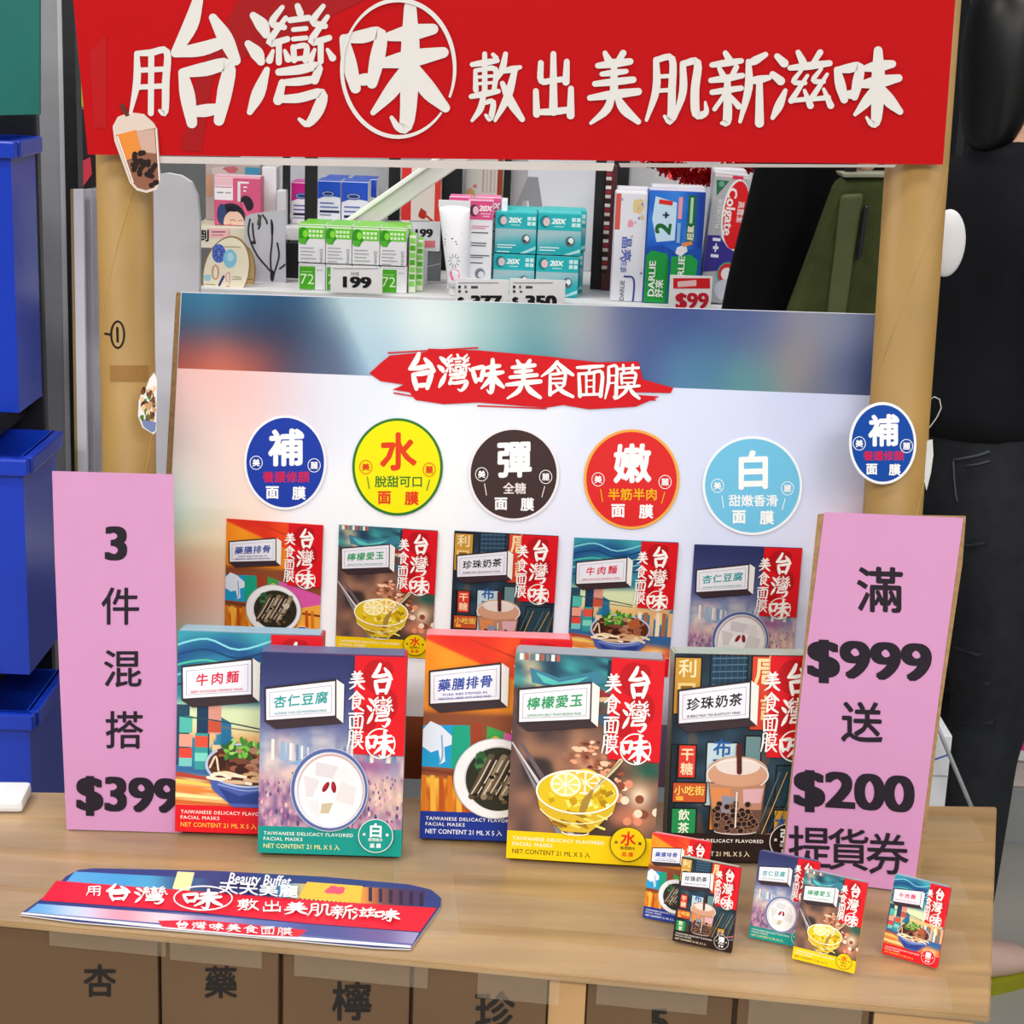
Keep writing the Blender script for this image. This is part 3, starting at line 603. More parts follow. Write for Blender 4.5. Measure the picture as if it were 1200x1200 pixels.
mask_box('sample_box', 'lemon', (928, 1123), (1001, 1141), R(15), 0.004, 'small mask sample with lemon bowl and bright yellow strip', GS)
mask_box('sample_box', 'beef', (1033, 1117), (1098, 1135), R(16), 0.004, 'small mask sample with red strip, rightmost of the tiny boxes', GS)

# ------------------------------------------------------------------ the frame: tubes, poster board, header banner
FLEAN = R(4)
UP = Vector((0, -math.sin(FLEAN), math.cos(FLEAN)))
YB = 1.572
MB = frame((0, YB, TZ), (1, 0, 0), UP); mB = plane_map(MB)
def pxpts(f, pts):
    x, z = f(np.array([p[0] for p in pts], float), np.array([p[1] for p in pts], float)); return list(zip(x.tolist(), z.tolist()))
bd = thing('poster_board', 'large poster board of five round flavour badges and five product pictures', 'poster', MB)
slab('backing_board', pxpts(mB, [(206, 344), (1037, 370), (1022, 931), (175, 902.5)]), 0.0008, 0.006, CORR, bd)
slab('printed_sheet', pxpts(mB, [(212, 342), (1037, 368.5), (1021, 931), (184, 903)]), 0.0, 0.0007, M_(0xdfe2ee, 0.4), bd)
A = Art(mB, 0.0001)
topf = rbf([(215, 350, 0x2c7ca4), (250, 348, 0x4a8cb0), (300, 350, 0x28648c), (340, 352, 0x2c5c84), (225, 385, 0x30486c), (290, 385, 0x2a3c60), (330, 385, 0x222c4c), (370, 380, 0x4a6480), (215, 420, 0xc05a50), (255, 425, 0xe07860), (300, 425, 0xc8604c), (335, 425, 0x4a4460), (375, 425, 0x5c6a88),
            (400, 350, 0xc0dcE0), (440, 360, 0xcfe4e8), (440, 400, 0x9cc0d8), (480, 370, 0xe6f0f0), (530, 365, 0xdfeeee), (500, 420, 0xc8dce4), (570, 360, 0xa8c8c8), (620, 365, 0x7ca4ac), (620, 410, 0x5a94a0), (580, 395, 0x9cc4c8), (655, 370, 0x8cb0b0), (690, 375, 0xa8a4ac), (700, 420, 0x8c94a8),
            (740, 380, 0x525f8c), (760, 430, 0x44508a), (800, 385, 0x40508a), (820, 420, 0x4a7c9c), (790, 440, 0x5a8cb0), (860, 380, 0x4c5c90), (900, 395, 0x626c94), (950, 385, 0x8c8898), (930, 425, 0x9c9088), (880, 440, 0x5c9098), (980, 390, 0x8088a0), (1010, 380, 0x6c78a0), (1010, 430, 0x3c4c80), (970, 445, 0x6c7490)])
topf = rbf([(p[0], p[1], p[2], 24) for p in [(215, 350, 0x2c7ca4), (250, 348, 0x4a8cb0), (300, 350, 0x28648c), (340, 352, 0x2c5c84), (225, 385, 0x30486c), (290, 385, 0x2a3c60), (330, 385, 0x222c4c), (370, 380, 0x4a6480), (215, 420, 0xc05a50), (255, 425, 0xe07860), (300, 425, 0xc8604c), (335, 425, 0x4a4460), (375, 425, 0x5c6a88),
            (400, 350, 0xc0dce0), (440, 360, 0xcfe4e8), (440, 400, 0x9cc0d8), (480, 370, 0xe6f0f0), (530, 365, 0xdfeeee), (500, 420, 0xc8dce4), (570, 360, 0xa8c8c8), (620, 365, 0x7ca4ac), (620, 410, 0x5a94a0), (580, 395, 0x9cc4c8), (655, 370, 0x8cb0b0), (690, 375, 0xa8a4ac), (700, 420, 0x8c94a8),
            (740, 380, 0x525f8c), (760, 430, 0x44508a), (800, 385, 0x40508a), (820, 420, 0x4a7c9c), (790, 440, 0x5a8cb0), (860, 380, 0x4c5c90), (900, 395, 0x626c94), (950, 385, 0x8c8898), (930, 425, 0x9c9088), (880, 440, 0x5c9098), (980, 390, 0x8088a0), (1010, 380, 0x6c78a0), (1010, 430, 0x3c4c80), (970, 445, 0x6c7490)]])
_tf = topf
topf = lambda X, Y: mixc(_tf(X, Y), 0xbcd6e2, .6 * sstep(0, 10, X - 388 - (Y - 346) * .45) * sstep(500, 420, X))  # pale soft-edged reflection streak painted into the poster print
midf = rbf([(215, 450, 0xf0c4c4, 40), (280, 450, 0xf0b4a8, 40), (330, 460, 0xd8cddc, 40), (215, 520, 0xd8d8dc, 40), (270, 520, 0xf5d0c4, 40), (205, 600, 0xa8dcd8, 30), (235, 640, 0xfadcb0, 30), (230, 700, 0xf3b094, 30), (210, 690, 0xe8907c, 25), (255, 560, 0xf3dccf, 40), (255, 740, 0xf0d8d0, 40), (205, 760, 0x9cd4c8, 40),
            (400, 470, 0xdfe4f0), (420, 600, 0xeef0f8), (500, 560, 0xf4f6fc), (600, 560, 0xe4e8f6), (600, 480, 0xe4e8f6), (750, 500, 0xd6dcf0), (850, 480, 0xd0d8f0), (950, 480, 0xc4cceb), (700, 600, 0xdfe3f4), (900, 600, 0xd2d8ef), (980, 560, 0xcdd3ee), (1000, 620, 0xecc8d8, 25), (965, 660, 0xd8d8ea, 35), (400, 750, 0xf0f0f8), (700, 750, 0xe6e8f4), (500, 820, 0xf4f2fa), (800, 820, 0xd4d8ee), (1000, 800, 0xc8cce6)])
botf = rbf([(200, 860, 0xd08a58), (300, 880, 0xa8603c), (400, 860, 0x8c4a2c), (485, 850, 0x9c5434, 15), (485, 890, 0x6c3418, 15), (600, 880, 0x7c4a34), (700, 870, 0x8a6a80), (780, 865, 0x8880b4, 20), (785, 920, 0x9c7088, 20), (900, 890, 0x6a6a9c), (1000, 900, 0x5c5c8c)])
A.raster([(213, 343), (1036, 369), (1033, 464), (208, 431.5)], 110, 20, topf)
A.raster([(208, 431.5), (1033, 464), (1022, 858), (187, 829)], 110, 60, lambda X, Y: midf(X, Y) * 1.05)
A.raster([(187, 829), (1022, 858), (1021, 930.5), (184, 902.5)], 80, 14, botf)
A.build('background_print', bd)
A = Art(mB, 0.0016)
RED = 0xd4141f
A.poly([(433, 437), (446, 425), (457, 416), (500, 412), (502, 408), (560, 410), (640, 417), (700, 424), (748, 423), (753, 444), (789, 454), (786, 460), (742, 459), (745, 462), (773, 464), (745, 476), (690, 479), (660, 474), (640, 477), (560, 471), (520, 473), (487, 468), (480, 459), (460, 456), (474, 450), (446, 446)], RED)
for p in [((455, 413), (560, 407)), ((462, 460), (486, 464)), ((560, 475), (640, 478)), ((742, 468), (768, 468))]: A.line(p, 1.6, RED)
for i, (ch, x0, y0, x1, y1) in enumerate([('台', 477, 414, 512, 456), ('灣', 514, 415, 552, 457), ('味', 553, 421, 590, 460), ('美', 593, 422, 634, 466), ('食', 634, 423, 672, 464), ('面', 675, 427, 708, 464), ('膜', 709, 427, 749, 466)]):
    A.brush(ch, x0, y0, x1, y1, 0xfffaf6, 1.25)
A.build('brush_title', bd)
def badge(art, cx, cy, rx, ry, col, rim, ch, cc, mid, mc, bars, small=0xffffff):
    art.ell(cx, cy, rx, ry, rim, 60); art.ell(cx, cy, rx - 3, ry - 3, col, 60)
    art.text(ch, cx + 1, cy - ry * .32, ry * .80, cc, .035, slope=.03, sx=.95)
    art.text(mid, cx + 1, cy + ry * .30, ry * .25, mc, .018, sx=1.0); art.text('面', cx - ry * .27, cy + ry * .62, ry * .29, cc, .035); art.text('膜', cx + ry * .29, cy + ry * .64, ry * .29, cc, .035)
    art.ring(cx - rx * .70, cy, 7.2, 7.8, .8, cc); art.text('美', cx - rx * .70, cy, 9, cc, .03); art.ring(cx + rx * .70, cy + 3, 7.2, 7.8, .8, cc); art.text('麗', cx + rx * .70, cy + 3, 9, cc, .02)
    if bars: art.line([(cx - ry * .62, cy + ry * .2), (cx - ry * .58, cy + ry * .44)], 1, mc); art.line([(cx + ry * .66, cy + ry * .26), (cx + ry * .60, cy + ry * .48)], 1, mc)
for lab, a_ in [('blue', (334.5, 541.5, 48.5, 55.5, 0x1a3ca8, 0xf4f6fc, '補', 0xffffff, '養護修顏', 0xd8204c, 0)),
          ('yellow', (466, 546.5, 53, 57, 0xf7ee04, 0x2f7a30, '水', 0xe8421c, '脫甜可口', 0x3c7a2c, 1)),
          ('brown', (602, 555, 53.5, 55, 0x42302f, 0xf4f0f4, '彈', 0xffffff, '全糖', 0xf4e8e8, 1)),
          ('red', (740, 561, 56, 58.5, 0xe22a2c, 0xf5b04c, '嫩', 0xffffff, '半筋半肉', 0xf5c018, 1)),
          ('sky_blue', (881.5, 568.5, 58.5, 58, 0x74c6ea, 0xf8fbff, '白', 0xffffff, '甜嫩香滑', 0xffffff, 1))]:
    A = Art(mB, 0.0016); badge(A, *a_); o = A.build('round_badge', bd); o['label'] = lab.replace('_', ' ') + ' round badge'
for k, tl, tr in [('ribs', (268.5, 607), (382, 613)), ('lemon', (399, 614), (515, 620)), ('bubble', (533, 621), (655, 627)), ('beef', (671, 629), (793, 636)), ('almond', (811, 637), (937, 643))]:
    (xa, za), (xb, zb) = pxpts(mB, [tl, tr]); d = Vector((xb - xa, 0, zb - za)); s = d.length; ex = d.normalized()
    bl = pxpts(mB, [(tl[0] - 6 + (tl[0] - 540) * -.004, tl[1] + 138)])[0]
    ez = (Vector((xa, 0, za)) - Vector((bl[0], 0, bl[1]))).normalized(); ez = ez
    s2 = s * .985; o = Vector((xa, 0, za)) - ez * H * s2
    Mm = Matrix(((ex.x * s, 0, ez.x * s2, o.x), (0, s, 0, -0.0016), (ex.z * s, 0, ez.z * s2, o.z), (0, 0, 0, 1)))
    put_art(k, bd, Mm).name = 'product_picture'

# tubes
def tube_axis(pa, pb, yoff):
    M = frame((0, YB - yoff, TZ), (1, 0, 0), UP); f = plane_map(M)
    (x1, z1), (x2, z2) = pxpts(f, [pa, pb]); a, b = M @ Vector((x1, 0, z1)), M @ Vector((x2, 0, z2)); d = (b - a).normalized()
    bot = a + d * ((0.0 - a.z) / d.z); return a, b, d, bot
def paper_tube(name, top, low, r, zt, label):
    a, b, d, bot = tube_axis(top, low, 0.0305)
    topp = a + d * ((zt - a.z) / d.z) if abs(d.z) > 0 else a
    M = frame(bot, Vector((1, 0, 0)) - d * d.x, -d if d.z < 0 else d); L = (topp - bot).length
    t = thing(name, label, 'tube', M)
    bm = bmesh.new(); n = 40; prof = [(r, 0), (r, L), (r - .004, L), (r - .004, 0)]
    rg = [[bm.verts.new((q * math.cos(2 * math.pi * k / n), q * math.sin(2 * math.pi * k / n), z)) for k in range(n)] for q, z in prof]
    for i in range(4):
        for k in range(n): bm.faces.new((rg[i][k], rg[i][(k + 1) % n], rg[(i + 1) % 4][(k + 1) % n], rg[(i + 1) % 4][k]))
    o = bmobj('tube_wall', bm, KRAFT_TUBE, t, None, True)
    # spiral seam of the wound paper
    for ph in (0, .5):
        pts = [((r + .0002) * math.cos(s * 9 + ph * 6), (r + .0002) * math.sin(s * 9 + ph * 6), L * .45 + s * .75) for s in np.linspace(0, 1, 60) if L * .45 + s * .75 < L]
        tube('spiral_seam', pts, 0.0003, M_(0xc4a468, .25), t, None, 5)
    return t, M
RT = 0.0232
tl_, ML = paper_tube('cardboard_tube', (146.5, 230), (151.5, 550), RT, 1.60, 'kraft cardboard tube post with handwritten circled mark, left support of the stand')
tr_, MR = paper_tube('cardboard_tube', (1085, 40), (1046, 600), 0.0258, 1.60, 'kraft cardboard tube post carrying the blue round sticker, right support of the stand')
def on_tube(M, r, f_px):       # image point -> (angle, height) on a tube's surface
    Mi = np.array(M.inverted()); o = Mi[:3, :3] @ CAM + Mi[:3, 3]
    def f(u, v):
        d = ray(u, v) @ Mi[:3, :3].T
        A_ = d[..., 0] ** 2 + d[..., 1] ** 2; B_ = 2 * (o[0] * d[..., 0] + o[1] * d[..., 1]); C_ = o[0] ** 2 + o[1] ** 2 - r * r
        disc = np.maximum(B_ * B_ - 4 * A_ * C_, 0); t = (-B_ - np.sqrt(disc)) / (2 * A_)
        return o + d * t[..., None]
    return f
def tube_art(art_fn, M, r, parent, name, mt):
    f = on_tube(M, r, None); a = Art(lambda u, v: (u, v), 0, 1e-9); art_fn(a)
    V = np.vstack(a.v); P = f(V[:, 0], V[:, 2]); nrm = P.copy(); nrm[:, 2] = 0; nrm /= np.linalg.norm(nrm, axis=1)[:, None]
    P = P + nrm * (0.0003 + (-V[:, 1:2]) * 0)
    me = bpy.data.meshes.new(name); me.from_pydata(P.tolist(), [], a.f); C = np.vstack(a.c)
    at = me.color_attributes.new('Col', 'FLOAT_COLOR', 'POINT'); at.data.foreach_set('color', np.hstack([C, np.ones((len(C), 1))]).astype(np.float32).ravel())
    me.materials.append(mt); return link(bpy.data.objects.new(name, me), parent)
def handmark(a):
    a.line([(123.5, 391), (126, 391.3), (129, 392)], 2.5, 0x17120e); a.ring(138, 392, 7.5, 15.5, 2.4, 0x17120e); a.line([(137.5, 384), (138, 400)], 2.8, 0x17120e)
tube_art(handmark, ML, RT, tl_, 'handwritten_mark', MATTE)
def patch(a):
    for i in range(6): a.rect(129 + i * 7.5, 428, 129 + (i + 1) * 7.5, 447, 0x9c7440, False)
tube_art(patch, ML, RT + .0001, tl_, 'tape_patch', PRINT)

# header banner in front of the tubes
YH = YB - 0.0305 - 0.034
MH = frame((0, YH, TZ), (1, 0, 0), UP); mH = plane_map(MH)
hb = thing('header_banner', 'long red header banner with white brush lettering across the top of the stand', 'banner', MH)
def top_ext(p, q, s): return (p[0] + (p[0] - q[0]) * s, p[1] + (p[1] - q[1]) * s)
slab('banner_board', pxpts(mH, [(82, -40), (1122, -32), (1105, 193), (103, 181)]), 0.0, 0.004, M_(0xb6030c, 0.6, noise=0.01, spec=.15), hb)
A = Art(mH, 0.0004)
A.poly([(290, -20), (470, -20), (300, 60), (250, 90), (236, 178), (212, 176), (230, 90)], 0x9c020a); A.poly([(105, 60), (125, 40), (125, 150), (110, 150)], 0xb0030c)  # darker red leaf and roof shapes printed on the banner
A.build('dark_red_pattern', hb)
A = Art(mH, 0.0008); WH = 0xd9d5d1
for ch, x0, y0, x1, y1 in [('用', 150, 58, 203, 134), ('台', 197, 0, 285, 147), ('灣', 291, 7, 391, 145), ('味', 401, 8, 522, 152), ('敷', 551, 63, 612, 141), ('出', 624, 63, 673, 138), ('美', 690, 62, 749, 144), ('肌', 756, 67, 827, 142), ('新', 830, 62, 901, 144), ('滋', 905, 61, 973, 141), ('味', 979, 59, 1054, 146)]:
    A.brush(ch, x0, y0, x1, y1, WH, 1.12 if x0 in (197, 291, 401) else 1.3)
A.ring(467, 80, 66, 80, 5, WH, 40, 222, taper=.5); A.ring(467, 80, 66, 80, 5.5, WH, 218, 385, taper=.5)
A.build('lettering', hb)
slab('bottom_tape', pxpts(mH, [(185, 183), (720, 191), (718, 200), (600, 199), (420, 195), (188, 191)]), -0.0006, -0.0001, M_(0xc8c0bc, 0.25), hb)
slab('bottom_tape', pxpts(mH, [(725, 191), (1050, 193), (1048, 196), (727, 196)]), -0.0006, -0.0001, M_(0xb0a8a4, 0.25), hb)

# stickers
def bubble_sticker(a):
    a.poly([(132, 148), (138, 137), (152, 132), (168, 134), (180, 145), (184, 152), (188, 212), (184, 222), (172, 226), (160, 223), (152, 214), (134, 165)], 0xd8c8bc)
    a.line([(152, 140), (143, 124)], 5, 0x5a2a22)
    a.poly([(134, 150), (140, 139), (153, 135), (167, 137), (178, 146), (180, 152), (140, 164)], 0xd8c4b8); a.poly([(136, 158), (182, 150), (186, 212), (181, 220), (171, 223), (161, 220), (154, 212)], 0x8c5a44)
    a.poly([(137, 158), (160, 152), (166, 180), (148, 188)], 0xe08838); a.poly([(160, 154), (181, 151), (183, 180), (166, 178)], 0xc8a494); rs = np.random.RandomState(3)
    for i in range(34):
        y = 178 + 40 * rs.rand(); x = 150 + (y - 178) * .22 + (32 - (y - 178) * .1) * rs.rand(); a.ell(x, y, 3.2, 3.2, 0x241512, 10)
    a.line([(138, 160), (156, 213)], 1.5, 0xf0e4dc); a.line([(183, 152), (187, 210)], 1.5, 0xf0e4dc)
MS = frame(MH @ Vector((0, -0.0035, 0)), (1, 0, 0), UP); mS = plane_map(MS)
st = thing('sticker', 'die-cut bubble tea cup sticker at lower left corner of the red banner', 'sticker', MS)
slab('backing', pxpts(mS, [(132, 148), (138, 137), (152, 132), (168, 134), (180, 145), (184, 152), (188, 212), (184, 222), (172, 226), (160, 223), (152, 214), (134, 165)]), 0, 0.0028, M_(0xe8e2dc, .5), st)
A = Art(mS, 0.0001); bubble_sticker(A); A.build('cup_print', st)
MS2 = frame(Vector(ML @ Vector((0, 0, 0))), (1, 0, 0), UP)
_a, _b, _d, _bt = tube_axis((146.5, 230), (151.5, 550), 0.0305)
MS2 = frame((0, YB - 0.0305 - 0.020, TZ), (1, 0.35, 0), UP)
px_ = at_y(174, 470, YB - 0.095)
MS2 = frame(px_, (0.92, 0.38, 0), UP); mS2 = plane_map(MS2)
st = thing('sticker', 'die-cut beef noodle bowl sticker curling off the left cardboard tube', 'sticker', MS2)
OUT = [(181, 437), (184, 445), (183, 505), (180, 509), (167, 501), (162, 488), (163, 470), (166, 462), (170, 460), (175, 445)]
slab('backing', pxpts(mS2, OUT), 0.0003, 0.0016, M_(0xf2f0ec, .5), st)
A = Art(mS2, 0.0001); A.poly(OUT, 0xf4f2ee); A.poly([(165, 490), (183, 495), (182, 505), (178, 507), (168, 500)], 0x7c8cb8); rs = np.random.RandomState(4)
for i in range(46): x = 166 + 15 * rs.rand(); y = 455 + 36 * rs.rand(); A.ell(x, y, 2.4, 4, [0x7a4a30, 0xd8a070, 0x4a2418, 0xf0d0a0, 0x5a7a34][i % 5], 8, jag=.5)
A.build('bowl_print', st)
MS3 = frame((0, YB - 0.0305 - 0.0305, TZ), (1, 0, 0), UP); mS3 = plane_map(MS3)
st = thing('sticker', 'blue round sticker with white lettering stuck on the right cardboard tube', 'sticker', MS3)
bm = bmesh.new(); cx, cy = 1034.5, 519.5
slab('backing', pxpts(mS3, [(cx + 39.5 * math.cos(t), cy + 48 * math.sin(t)) for t in np.linspace(0, 2 * math.pi, 48, endpoint=False)]), 0, 0.001, M_(0xf2f2f4, .4), st)
A = Art(mS3, 0.0001); badge(A, cx, cy, 39.5, 48, 0x0e4aa6, 0xf4f6fa, '補', 0xffffff, '養護修顏', 0xd8204c, 0); A.build('badge_print', st)

# pink price signs
def sign(name, bl, br, lean, outline, paint, label, thick, edge):
    M, wd = standing(bl, br, lean, TZ + 0.001 + thick * math.sin(lean)); f = plane_map(M)
    t = thing(name, label, 'sign', M)
    slab('paper_sheet', pxpts(f, outline[0]), 0, 0.0006, M_(0xc98db8, 0.55, noise=0.015), t)
    if thick: slab('cardboard_backing', pxpts(f, outline[1]), 0.0007, thick, CORR, t)
    a = Art(f, 0.0002); paint(a); a.build('lettering', t, None, MATTE); return M
INK = 0x1d1420
def p399(a):
    a.text('3', 136, 636, 54, INK, .042, 1.1)
    for ch, x, y in (('件', 141, 710), ('混', 144, 783), ('搭', 146, 855)): a.text(ch, x, y, 47, INK, .012)
    a.text('$399', 150, 930, 55, INK, .042, 1.1, slope=-.03, fit=116)
sign('price_sign', (78, 972), (213, 975), R(6), ([(61, 552), (203, 556), (205, 680), (209, 850), (214, 976), (150, 974), (78, 972), (70, 800), (64, 650)], [(64, 556), (201, 559), (211, 974), (80, 970)]), p399, 'pink paper sign reading 3 items for $399, standing at left end of the counter', 0.004, 0)
def p999(a):
    a.text('滿', 1031, 691, 56, INK, .022, slope=-.03); a.text('$999', 1019, 773, 60, INK, .042, 1.1, slope=-.04, fit=140)
    a.text('送', 1010, 846, 50, INK, .02, slope=-.03); a.text('$200', 1001, 926, 58, INK, .042, 1.1, slope=-.06, fit=136)
    for ch, x, y in (('提', 949, 992), ('貨', 994, 995), ('券', 1040, 1000)): a.text(ch, x, y, 52, INK, .012, slope=-.04)
sign('price_sign', (916.5, 1027), (1070, 1046), R(5), ([(966, 600), (1129, 607), (1100, 820), (1071, 1046), (916.5, 1027), (940, 800)], [(958, 604), (968, 603), (1132, 606), (1128, 660), (1104, 822), (1076, 1045), (914.5, 1027)]), p999, 'pink paper sign reading $999 and $200 on corrugated card at right of the boxes', 0.006, 0)

# loose thread and crumpled clear tape on the right tube
def at_frame(u, v, off): 
    M = frame((0, YB - off, TZ), (1, 0, 0), UP); x, z = plane_map(M)(np.array([u], float), np.array([v], float)); return M @ Vector((float(x[0]), 0, float(z[0])))
inv = MR.inverted()
tube('loose_thread', [inv @ at_frame(u, v, .03) for u, v in ((1082, 508), (1090, 500), (1098, 489), (1103, 478), (1101, 468), (1095, 465), (1090, 468))], .0005, M_(0xc8c6c0, .3), tr_, None, 6)
slab('crumpled_tape', [tuple((inv @ at_frame(u, v, .036)).xz) for u, v in ((1083, 515), (1091, 513), (1092, 530), (1089, 552), (1084, 572), (1081, 560), (1082, 538), (1079, 528))], -.012, -.010, M_(0xd8dad8, .2), tr_)
# flyer lying on the counter
def flat_map(z): 
    def f(u, v):
        d = ray(u, v); t = (z - CAM[2]) / d[..., 2]; return CAM[0] + d[..., 0] * t, CAM[1] + d[..., 1] * t
    return f
fm = flat_map(TZ + 0.0028)
def flat_art(a):
    V = np.vstack(a.v)
    return V
class FlatArt(Art):
    def mesh(s, name, mt):
        s.v = [np.stack([v[:, 0] - FO.x, v[:, 2] - FO.y, -v[:, 1]], 1) for v in s.v]; return Art.mesh(s, name, mt)
FO = at_z(270, 1070, TZ + 0.0018)
fl = thing('flyer', 'glossy red banner-shaped flyer with white lettering lying flat on the counter', 'flyer', Matrix.Translation(FO))
OUT = [(23, 1071), (55, 1048), (78, 1026), (92, 1019), (110, 1017), (250, 1020), (380, 1027), (480, 1036), (505, 1042), (517, 1052), (516, 1062), (481, 1111.5), (440, 1110), (330, 1100), (200, 1089), (90, 1080)]
xs = pxpts(fm, OUT)
prism('paper', [(x - FO.x, y - FO.y) for x, y in xs], -0.0004, 0.0006, M_(0xd8d4d0, .3), fl)
A = FlatArt(fm, 0.0007)
A.poly(OUT, 0x2c3c78)
ff = rbf([(90, 1030, 0x5aa4d8, 25), (130, 1025, 0x3c94cc, 25), (180, 1028, 0x4aa0c8, 20), (205, 1030, 0x28406c, 12), (60, 1055, 0x4a90cc, 25), (290, 1035, 0x2c3870, 20), (340, 1035, 0x5aa8d0, 12), (360, 1040, 0xf0a840, 12), (400, 1045, 0xf8d868, 18), (430, 1045, 0xd87830, 14), (455, 1046, 0x50304a, 14), (500, 1055, 0x3c3460, 20)])
A.raster([(88, 1021), (500, 1043), (495, 1066), (62, 1050)], 50, 8, ff)
A.poly([(208, 1021), (228, 1022), (222, 1044), (202, 1041)], 0xe8dca0); A.poly([(360, 1033), (425, 1038), (422, 1058), (350, 1052)], 0xf0b83c); A.ell(392, 1043, 12, 5, 0xe0506c, 16, jag=.4)
for i in range(14): A.ell(352 + i * 5.2, 1055 + i * .45, 2, 3, 0x4a2020, 8)
for i in range(6): A.rect(432 + i * 12, 1040 + i * 1.2, 436 + i * 12, 1056 + i, 0x2a2040)
A.poly([(66, 1032), (250, 1046), (380, 1056), (512, 1064), (492, 1092), (360, 1082), (220, 1068), (48, 1055)], 0xd81c34)
A.poly([(40, 1062), (220, 1070), (360, 1083), (490, 1093), (482, 1110), (330, 1099), (200, 1088), (26, 1071)], 0x5a6498); A.poly([(26, 1069), (200, 1085), (330, 1096), (482, 1108), (481, 1111), (330, 1100), (200, 1089), (24, 1071)], 0xd8d8e0)
f2 = rbf([(40, 1066, 0x5a9cd0, 25), (90, 1068, 0xc8d0e8, 22), (140, 1074, 0xd890a0, 20), (190, 1080, 0xe8c8d0, 20), (250, 1082, 0x9c88b0, 22), (310, 1086, 0x5c6ca8, 22), (380, 1094, 0x48508c, 25), (440, 1100, 0x6a5c90, 22), (485, 1104, 0x9a98c0, 15)])
A.raster([(44, 1059), (491, 1093), (484, 1106), (32, 1069)], 50, 6, f2)
A.poly([(185, 1079), (235, 1078), (360, 1090), (350, 1098), (300, 1096), (190, 1086)], 0xd02438)
for i, ch in enumerate('台灣味美食面膜'): A.brush(ch, 205 + i * 20, 1079 + i * 1.6, 222 + i * 20, 1088 + i * 1.6, 0xf4f0f0)
for ch, x0, y0, x1, y1 in [('用', 100, 1040, 120, 1051), ('台', 122, 1038, 155, 1057), ('灣', 158, 1041, 196, 1061), ('味', 214, 1045, 260, 1067), ('敷', 278, 1056, 303, 1069), ('出', 307, 1058, 330, 1071), ('美', 333, 1060, 360, 1074), ('肌', 360, 1062, 388, 1076), ('新', 387, 1064, 414, 1079), ('滋', 413, 1067, 440, 1081), ('味', 439, 1069, 468, 1083)]:
    A.brush(ch, x0, y0, x1, y1, 0xf6f2f0, 1.05)
A.ring(238, 1056, 34, 14, 1.6, 0xf0e8e8); A.text('Beauty Buffet', 305, 1034, 17, 0xe8e8f0, .02, slope=-.06, shear=.25, fit=72)
A.text('天天美麗', 303, 1046, 15, 0xf4f4fa, .02, slope=-.06, fit=92)
A.build('print', fl)
#==SECTION3==
# ------------------------------------------------------------------ the shop shelf behind the stand
DS = 2.40                                     # front edge of the shelf
ZS = at_y(600, 352, DS).z
WHITE = M_(0xe4e4e6, .5); GREYP = M_(0x9a9c9e, .6); BLACK = M_(0x0c0c0e, .6, noise=0.02)
def wx(u, v, y): return at_y(u, v, y).x
gd = thing('display_shelf', 'shop gondola with white shelves, black gap strips and grey back panel behind the stand', 'shelf', T(0, DS, 0))
GT = T(0, -DS, 0)
x0, x1 = wx(232, 300, DS), wx(960, 300, DS)
box('shelf_board', x0, x1, DS, DS + 0.36, ZS - 0.025, ZS, WHITE, gd, GT)
box('shelf_board', x0, x1, DS, DS + 0.36, ZS - 0.40, ZS - 0.375, WHITE, gd, GT)
box('base_plinth', x0, x1, DS + .02, DS + 0.36, 0, 0.15, GREYP, gd, GT)
box('back_panel', x0, x1, DS + 0.362, DS + 0.38, 0, ZS + 0.55, M_(0xb8bac0, .6), gd, GT)
for u0, u1, y in [(331, 339, DS + .19), (357, 371, DS + .12), (455, 468, DS + .30), (518, 541, DS + .28), (590, 598, DS + .32), (697, 709, DS + .14), (718, 736, DS + .30)]:
    box('post', wx(u0, 230, y), wx(u1, 230, y), y, y + .012, ZS, ZS + 0.5, BLACK, gd, GT, 0.0005)  # black strips standing in for shadow gaps between the goods
zu = at_y(400, 268, DS + .16).z               # raised riser shelf at the back
box('riser_board', wx(321, 275, DS + .14), wx(461, 275, DS + .14), DS + .15, DS + .355, zu - 0.018, zu, WHITE, gd, GT, .001)
box('post', wx(335, 315, DS + .13), wx(351, 315, DS + .13), DS + .13, DS + .142, ZS, zu - .019, BLACK, gd, GT, .0005)  # black panel standing in for the dark gap beneath the riser
zl = at_y(260, 266, DS + .13).z
box('riser_board', wx(226, 275, DS + .13), wx(330, 275, DS + .13), DS + .13, DS + .355, zl - 0.03, zl, M_(0xe0d8c4, .5), gd, GT, .001)
# slanting white bracket bar
a, b = at_y(413, 268, DS + .10), at_y(525, 190, DS + .10)
dd = (b - a).normalized(); mb = frame(a - dd * .03, dd, Z)
box('bracket_bar', 0, (b - a).length + .2, 0, .012, -.014, .014, M_(0xd8d6d2, .3), gd, GT @ mb, .003)
box('bracket_bar', 0, (b - a).length + .2, -.006, 0, .009, .016, M_(0xf0efec, .3), gd, GT @ mb, .002)

